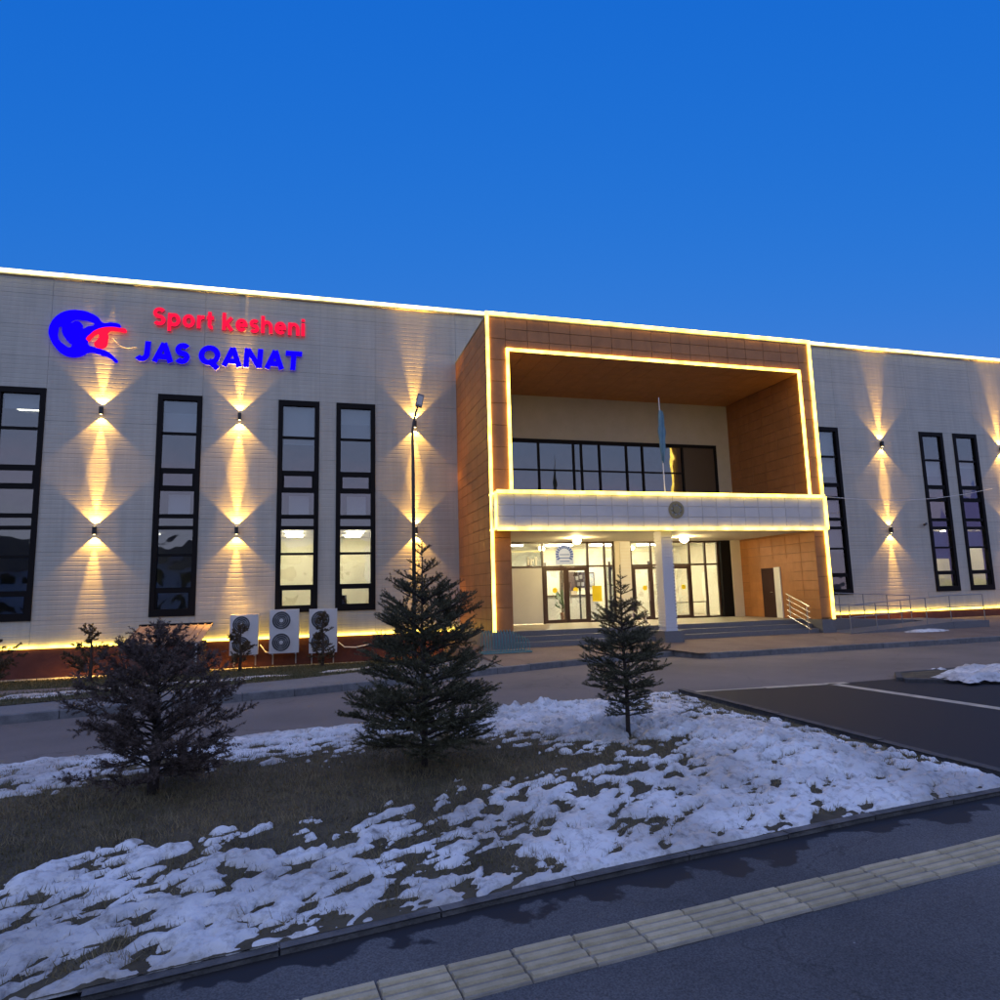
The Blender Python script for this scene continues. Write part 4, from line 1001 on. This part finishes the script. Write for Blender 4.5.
# ------------------------------------------------------------------ handrails
def handrail(name, label, x, y0, z0, y1, z1, hh, n, m):
    t = tag(empty(name, (x, y0, z0)), label, 'handrail')
    for k in range(n):
        o = hh-(hh-.12)*k/(n-1)
        MB().tube([(0,0,o),(0,y1-y0,z1-z0+o)], .022 if k else .03, 8).build('rail', m, t)
    for fr_ in (.12, .88):
        MB().tube([(0,(y1-y0)*fr_,(z1-z0)*fr_-.1),(0,(y1-y0)*fr_,(z1-z0)*fr_+hh)], .024, 8).build('post', m, t)
    return t
handrail('handrail', 'steel stair handrail beside the right pier', 16.95, 20.0, .30, 21.15, .75, .92, 5, M_STEEL)
handrail('handrail', 'steel stair handrail behind the left side of the white column', 10.7, 20.15, .35, 21.3, .75, .92, 5, M_STEEL)
handrail('handrail', 'steel stair handrail behind the right side of the white column', 11.75, 20.15, .35, 21.3, .75, .92, 5, M_STEEL)

# ------------------------------------------------------------------ ramp on the right
rp = tag(empty('access_ramp', (18, 20, .25)), 'low switchback wheelchair ramp right of the portal', 'ramp')
def rb(mb, name, m, parent=rp):
    mb.v = [(v[0]-18, v[1]-20, v[2]-.25) for v in mb.v]; return MB.build(mb, name, m, parent)
def wedge(x0, x1, y0, y1, z0a, z1a, bottom):
    mb = MB(); mb.v = [(x0,y0,bottom),(x1,y0,bottom),(x1,y1,bottom),(x0,y1,bottom),(x0,y0,z0a),(x1,y0,z1a),(x1,y1,z1a),(x0,y1,z0a)]
    mb.f = [(3,2,1,0),(4,5,6,7),(0,1,5,4),(1,2,6,5),(2,3,7,6),(3,0,4,7)]; return mb
rb(wedge(18.0, 22.6, 19.35, 20.6, .275, .50, .0), 'ramp_run', M_STEP); rb(wedge(22.61, 24.3, 19.35, 22.3, .50, .50, .0), 'landing', M_STEP)
rb(wedge(18.0, 22.6, 21.0, 22.3, .74, .505, .0), 'ramp_run', M_STEP)
def rail_run(label, pts, m=M_METAL, hh=.95):
    t = tag(empty('ramp_railing', pts[0]), label, 'railing')
    P = [Vector(p)-Vector(pts[0]) for p in pts]
    for o in (hh, hh*.55): MB().tube([p+Vector((0,0,o)) for p in P], .017, 8).build('rail', m, t)
    for a_, b_ in zip(P, P[1:]):
        n = max(1, round((b_-a_).length/1.15))
        for k in range(n+1 if b_ is P[-1] else n):
            p = a_+(b_-a_)*(k/n); MB().tube([p, p+Vector((0,0,hh))], .016, 8).build('post', m, t)
M_RAIL = mat('grey_rail_paint', (.30,.30,.30), .4, .5)
rail_run('grey steel railing along the front of the ramp', [(18.1,19.42,.28),(22.6,19.42,.50),(24.2,19.42,.50)], M_RAIL)
rail_run('grey steel railing along the back of the ramp', [(18.1,21.06,.735),(22.55,21.06,.51)], M_RAIL)
patch_snow('snow', 'small snow scrap at the foot of the access ramp', 21.0, 19.05, .9, .22, lambda X, Y: .165+.045*np.clip(Y-17, 0, 3), 61, .06)

# ------------------------------------------------------------------ street lamp
lp = tag(empty('street_lamp', (2.92, 19.5, .1)), 'tall dark street lamp with curved top before the left wall', 'street lamp')
pts = [(0,0,0),(0,0,5.6),(-.01,0,6.6),(-.01,0,6.8),(.03,-.01,7.05),(.10,-.03,7.35),(.17,-.05,7.55)]
MB().tube(pts, [.06,.05,.04,.035,.033,.03,.03], 12).build('pole', M_DARKMETAL, lp, True)
hd = MB().box(-.10,.10,-.03,.03,0,.50).build('lamp_head', mat('lamp_head_grey', (.16,.15,.14), .5), lp); hd.location = (.17,-.06,7.5); hd.rotation_euler = (-.45, .25, 0)
g_ = MB().box(-.075,.075,-.036,-.031,.06,.42).build('lamp_glass', mat('lamp_diffuser', (.4,.38,.33), .3), hd)

# ------------------------------------------------------------------ air conditioners
def ac(x, z, w_, h_, label, fans=2):
    t = tag(empty('air_conditioner', (x, YW-.62, z)), label, 'air conditioner', 'outdoor air conditioners on the plinth')
    d = .36
    body = MB(); c = .02
    body.box(0, w_, 0, d, 0, h_); body.build('casing', M_ACW, t)
    for k in range(fans):
        zc = h_*(k+.5)/fans; r = min(w_*.36, h_/fans*.42); xc = w_*.40
        MB().disc((xc,-.012,zc), r, depth=.011, n=28).build('fan_opening', M_ACFAN, t)
        MB().disc((xc,-.02,zc), r*1.06, depth=.018, n=28, r_in=r*.97).build('fan_ring', M_ACW, t)
        g = MB()
        for q in (.35,.55,.76): g.disc((xc,-.022,zc), r*q+.006, depth=.004, n=24, r_in=r*q-.006)
        g.build('grille', M_METAL, t)
        b = MB()
        for q in range(3):
            a_ = q*2.094+.4
            b.poly([(xc+.05*math.cos(a_),-.014,zc+.05*math.sin(a_)),(xc+r*.92*math.cos(a_-.3),-.017,zc+r*.92*math.sin(a_-.3)),(xc+r*.92*math.cos(a_+.35),-.014,zc+r*.92*math.sin(a_+.35))])
        b.build('fan_blade', mat('fan_blade', (.12,.13,.14), .5) if 'fan_blade' not in MATS else MATS['fan_blade'], t)
        MB().disc((xc,-.026,zc), r*.22, depth=.012, n=20).build('hub', M_ACW, t)
    sv = MB(); sv.box(w_, w_+.006, .05, d-.05, h_*.1, h_*.9); sv.build('service_panel', M_ACW, t)
    for xx in (.08, w_-.12):
        br = MB(); br.box(xx, xx+.04, 0, .58, -.05, -.002); br.box(xx, xx+.04, .52, .57, -.4, -.05); br.build('bracket', M_METAL, t)
ac(-2.52, .17, .88, 1.33, 'outdoor air conditioner half hidden behind a thin conifer, leftmost of three')
ac(-1.28, .17, .95, 1.45, 'double fan outdoor air conditioner in the middle of three, fully in view')
ac(0.0, .12, .93, 1.48, 'outdoor air conditioner behind the bushier conifer, rightmost of three')
tag(MB().tube([(-1.6,YW-.1,.45),(-1.4,YW-.25,.2),(-1.2,YW-.3,.18)], .02, 6).build('coolant_pipe', M_WHITE), 'white pipe looping to the middle air conditioner', 'pipe')
tag(MB().tube([(1.0,YW-.1,.42),(1.2,YW-.2,.25),(1.6,YW-.15,.22),(2.1,YW-.08,.3)], .022, 6).build('coolant_pipe', M_WHITE), 'white pipe looping right of the rightmost air conditioner', 'pipe')
cvx = tag(empty('security_camera', (27.8, YW-.03, 4.65)), 'small security camera on the wall left of the right windows', 'camera')
MB().box(-.03,.03,-.1,.03,-.03,.03).build('arm', M_WHITE, cvx); MB().tube([(-.05,-.1,0),(-.28,-.2,-.06)], .055, 10).build('camera_body', M_DARKMETAL, cvx)
tag(MB().tube([(PX1,PY+.3,5.2)]+[(PX1+(32.2-PX1)*t, PY+.3+(YW-.1-PY-.3)*t, 5.2+1.2*t-.35*math.sin(math.pi*t)) for t in (.2,.4,.6,.8)]+[(32.2,YW-.05,6.4)], .012, 5).build('cable', M_WHITE), 'thin cable hanging from the portal across the right wall', 'cable')

# ------------------------------------------------------------------ basement entrance with sloping roof
sh = tag(empty('cellar_entrance', (-4.2, 23.2, -.3)), 'low cellar entrance with sloping tan metal roof against the plinth', 'shed')
M_SHROOF = mat('tan_roof_sheet', (.34,.24,.17), .5, noise=(.40,.29,.21), nscale=4); M_SHW = mat('brown_shed_wall', (.13,.055,.04), .8, noise=(.18,.08,.055), nscale=5)
MB().box(-.95,.98,-.55,.9,0,1.02).build('shed_wall', M_SHW, sh)
rf = MB().quad((-1.1,-.75,1.06),(1.02,-.75,1.06),(1.12,.95,1.52),(-1.0,.95,1.52)).quad((-1.1,-.75,1.01),(1.02,-.75,1.01),(1.02,-.75,1.06),(-1.1,-.75,1.06)).build('roof', M_SHROOF, sh)
for k in range(11):
    t = k/10; xa = -1.1+2.12*t; xb = -1.0+2.12*t
    MB().tube([(xa,-.75,1.07),(xb,.95,1.53)], .022, 6).build('roof_seam', M_SHROOF, rf)
MB().box(-1.05,1.14,.93,1.0,1.46,1.58).build('ridge_flashing', M_FRAME, sh)
MB().box(.86,.93,-.72,-.66,0,1.02).build('corner_post', M_WHITE, sh)

# ------------------------------------------------------------------ bicycle rack
bk = tag(empty('bicycle_rack', (4.9, 18.9, .25)), 'teal painted low bicycle rack at the foot of the left pier', 'bicycle rack')
br = MB(); br.tube([(-.1,0,.02),(1.35,0,.02)], .02, 6); br.tube([(-.1,.55,.02),(1.35,.55,.02)], .02, 6); br.tube([(-.1,0,.02),(-.1,.55,.02)], .02, 6); br.tube([(1.35,0,.02),(1.35,.55,.02)], .02, 6)
br.build('base_frame', M_TEAL, bk)
for k in range(16):
    x = -.06+1.36*k/15; hh = .66-.28*max(0, (k-9)/6)
    MB().tube([(x,0,.02),(x,.1,hh*.8),(x,.22,hh),(x,.4,hh*.8),(x,.55,.02)], .009, 6).build('hoop', M_TEAL, bk)

# ------------------------------------------------------------------ trees
def leafmat(name, c0, c1, sc_=14, rough=.7):
    m = mat(name, c0, rough, noise=c1, nscale=sc_, detail=3, spec=.25)
    return m
M_SPRUCE = leafmat('spruce_needles', (.044,.046,.024), (.16,.148,.08))
M_JUNI = leafmat('bronzed_conifer_foliage', (.062,.045,.038), (.19,.142,.115))
M_SHRUB = leafmat('brown_shrub_foliage', (.06,.045,.025), (.17,.13,.075))
def needles_mesh(name, tips, m, parent, ln, wd, rs, step=.012, per=4, spread=.75):
    # tips: list of (start, end) twig segments; needles all along
    V = []
    for a_, b_ in tips:
        d = b_-a_; L_ = d.length
        if L_ < 1e-4: continue
        d = d/L_; n = max(2, int(L_/step)*per)
        t = rs.rand(n)[:, None]; A = np.array(a_)[None]+np.array(b_-a_)[None]*t
        D = np.array(d)[None]
        q = rs.normal(size=(n, 3)); q -= (q*D).sum(1, keepdims=True)*D; q /= np.linalg.norm(q, axis=1, keepdims=True)+1e-9
        dirn = D*(1-spread*.45)+q*spread; dirn /= np.linalg.norm(dirn, axis=1, keepdims=True)
        l = ln*rs.uniform(.7, 1.2, (n, 1)); s = np.cross(dirn, rs.normal(size=(n, 3))); s /= np.linalg.norm(s, axis=1, keepdims=True)+1e-9
        V.append(np.stack([A-s*wd/2, A+s*wd/2, A+dirn*l], 1))
    V = np.concatenate(V).reshape(-1, 3); n = len(V)//3
    me = bpy.data.meshes.new(name); me.vertices.add(len(V)); me.vertices.foreach_set('co', V.astype(np.float32).ravel())
    me.loops.add(3*n); me.loops.foreach_set('vertex_index', np.arange(3*n, dtype=np.int32))
    me.polygons.add(n); me.polygons.foreach_set('loop_start', np.arange(0, 3*n, 3, dtype=np.int32)); me.update(calc_edges=True); me.validate()
    return obj(name, me, m, parent)
def spruce(loc, H_, prof, label, seed, clear=.22, wh=.15, top_sparse=.35):
    rs = np.random.RandomState(seed); rnd = random.Random(seed)
    t = tag(empty('spruce_tree', loc), label, 'tree', 'young spruces on the island')
    MB().tube([(0,0,-.05),(.01,0,H_*.3),(-.01,.01,H_*.6),(0,0,H_*.93)], [.035*H_/2.4,.028*H_/2.4,.016,.005], 8).build('trunk', M_BARK, t, True)
    tips = []; br = MB()
    z = clear
    while z < H_*.97:
        f = (z-clear)/(H_-clear)
        nb = rnd.randint(5, 7) if f < .75 else rnd.randint(3, 4)
        off = rnd.random()*6.28
        for k in range(nb):
            az = off+k*6.283/nb+rnd.uniform(-.35,.35); zz = z+rnd.uniform(-.06,.06)
            L_ = float(interp(min(1, zz/H_), prof))*rnd.uniform(.62, 1.06)
            up = rnd.uniform(.15,.55)+.55*f
            n = 7; p = Vector((0,0,zz)); pts = [p.copy()]
            for i in range(n):
                s = i/n; dz = up*(.6-.5*math.sin(s*3.0)*(1-f))+.35*s*s
                d = Vector((math.cos(az+rnd.uniform(-.08,.08)), math.sin(az+rnd.uniform(-.08,.08)), dz)).normalized()
                p = p+d*L_/n; pts.append(p.copy())
            br.tube(pts, [.012*(1-.85*i/n)*(.5+L_) for i in range(n+1)], 5)
            for a_, b_ in zip(pts[1:], pts[2:]): tips.append((a_, b_))
            # side twigs in the plane of the branch
            m_ = max(2, int(L_/.068))
            for i in range(m_):
                s = .18+.8*i/m_; q = s*n; i0 = min(int(q), n-1); base = pts[i0].lerp(pts[i0+1], q-i0)
                dd = (pts[i0+1]-pts[i0]).normalized(); sid = Vector((-math.sin(az), math.cos(az), 0))
                for sg_ in (1, -1):
                    if rnd.random() < .16: continue
                    tl = L_*(.50*(1-s)+.10)*rnd.uniform(.6, 1.2)
                    td = (dd*.75+sid*sg_*rnd.uniform(.5, 1.0)+Vector((0,0,rnd.uniform(-.25,.60)+.3*f))).normalized()
                    e_ = base+td*tl; tips.append((base, e_))
                    if tl > .16:
                        for ss in (.4,.62,.82):
                            for g in (1, -1):
                                if rnd.random() < .25: continue
                                tips.append((base+td*tl*ss, base+td*tl*ss+(td*.8+sid.cross(td)*0+dd*.6*g+Vector((0,0,rnd.uniform(-.2,.3)))).normalized()*tl*.34))
        z += wh*(.75+.6*rnd.random())*(1+.5*f)*(1.0 if f < .7 else .9)
    tips.append((Vector((0,0,H_*.86)), Vector((0,0,H_))))
    br.build('branches', M_BARK, t, True)['kind'] = 'stuff'
    needles_mesh('crown', tips, M_SPRUCE, t, .024, .0055, rs, .010, 5)
    return t
z_at = lambda x, y: float(island_z(np.array(x), np.array(y)))
spruce((1.18,7.27,z_at(1.18,7.27)), 2.36, [(0,.72),(.1,.95),(.3,.98),(.5,.86),(.7,.63),(.8,.42),(.88,.26),(1,.10)], 'larger bushy spruce in the middle of the island', 5, .20, .135)
spruce((3.76,7.74,z_at(3.76,7.74)), 2.08, [(0,.36),(.2,.45),(.33,.65),(.42,.67),(.55,.50),(.68,.41),(.78,.24),(.86,.16),(1,.08)], 'smaller slender spruce standing in a heap of snow', 9, .30, .115)

def bush(name, loc, H_, R_, label, cat, seed, m, clear=.15, n=60, dens=1.0, shape=None, ln=.03, wd=.007, group=None, leader=None):
    rs = np.random.RandomState(seed); rnd = random.Random(seed)
    t = tag(empty(name, loc), label, cat, group)
    MB().tube([(0,0,-.05),(.02,.01,H_*.3),(-.01,.02,H_*.6),(0,0,H_*.88)], [.032*H_,.024*H_,.014*H_,.004], 7).build('trunk', M_BARK, t, True)
    tips = []; br = MB(); shape = shape or (lambda f: math.sin(math.pi*min(1,(f*.9+.12)))**.8)
    for k in range(n):
        f = (k+rnd.random())/n; zz = clear+(H_*.86-clear)*f; az = rnd.random()*6.283
        L_ = R_*shape(f)*rnd.uniform(.55, 1.12)+.05
        up = rnd.uniform(.0,.5)+.4*f; N_ = 6; p = Vector((0,0,max(.05, zz-.25*L_))); pts = [p.copy()]
        for i in range(N_):
            az += rnd.uniform(-.25,.25); d = Vector((math.cos(az), math.sin(az), up+rnd.uniform(-.25,.3))).normalized(); p = p+d*L_/N_; pts.append(p.copy())
        br.tube(pts, [.009*(1-.85*i/N_)*(.5+L_) for i in range(N_+1)], 4)
        for i in range(int(L_/.035*dens)+3):
            s = .22+.78*rnd.random()**.7; q = min(s, .999)*N_; i0 = int(q); base = pts[i0].lerp(pts[i0+1], q-i0)
            td = Vector((rnd.gauss(0,1), rnd.gauss(0,1), rnd.gauss(.25,.7))).normalized()*.6+(pts[i0+1]-pts[i0]).normalized()*.7
            tl = rnd.uniform(.05,.14)*(.6+R_*.6); e_ = base+td.normalized()*tl; tips.append((base, e_))
            if rnd.random() < .5: tips.append((base.lerp(e_, .5), base.lerp(e_, .5)+Vector((rnd.gauss(0,1), rnd.gauss(0,1), rnd.gauss(.2,.7))).normalized()*tl*.5))
    br.build('branches', M_BARK, t, True)['kind'] = 'stuff'
    needles_mesh('crown', tips, m, t, ln, wd, rs, .012, 4, .7)
    return t
bush('conifer_bush', (-1.40,7.26,z_at(-1.40,7.26)), 1.72, .80, 'wide purple brown conifer bush at the left of the island', 'bush', 21, M_JUNI, .24, 120, 1.15,
     shape=lambda f: float(interp(f, [(0,.75),(.2,1.0),(.5,1.0),(.68,.74),(.85,.42),(1,.15)])))
SH = 'small brown conifers along the wall'
lzf = lambda x, y: float(lawn_zv(np.array(x), np.array(y)))
bush('small_conifer', (-6.1,22.4,lzf(-6.1,22.4)), 1.72, .80, 'small round conifer with a tuft on top left of the cellar roof', 'shrub', 31, M_SHRUB, .25, 42, .5, ln=.05, wd=.014, group=SH,
     shape=lambda f: 1.0*math.sin(math.pi*min(1, f*1.25+.1))+.3*(f > .75))
bush('small_conifer', (-2.05,22.6,lzf(-2.05,22.6)), 1.68, .42, 'thin conifer in front of the leftmost air conditioner', 'shrub', 33, M_SHRUB, .3, 42, .6, ln=.05, wd=.014, group=SH)
bush('small_conifer', (.42,22.6,lzf(.42,22.6)), 1.95, .52, 'bushy conifer in front of the rightmost air conditioner', 'shrub', 35, M_SHRUB, .25, 50, .6, ln=.05, wd=.014, group=SH,
     shape=lambda f: (1-f)**.6*(.7+.3*min(1, f*5)))
bush('small_conifer', (-8.6,22.2,lzf(-8.6,22.2)), 1.4, .85, 'low conifer cut off by the left edge of the picture', 'shrub', 37, M_SHRUB, .2, 40, .5, ln=.05, wd=.014, group=SH)
bush('small_conifer', (2.9,22.0,lzf(2.9,22.0)), 1.2, .6, 'low shrub mostly hidden behind the larger spruce', 'shrub', 39, M_SHRUB, .2, 40, .9, ln=.05, wd=.014, group=SH)
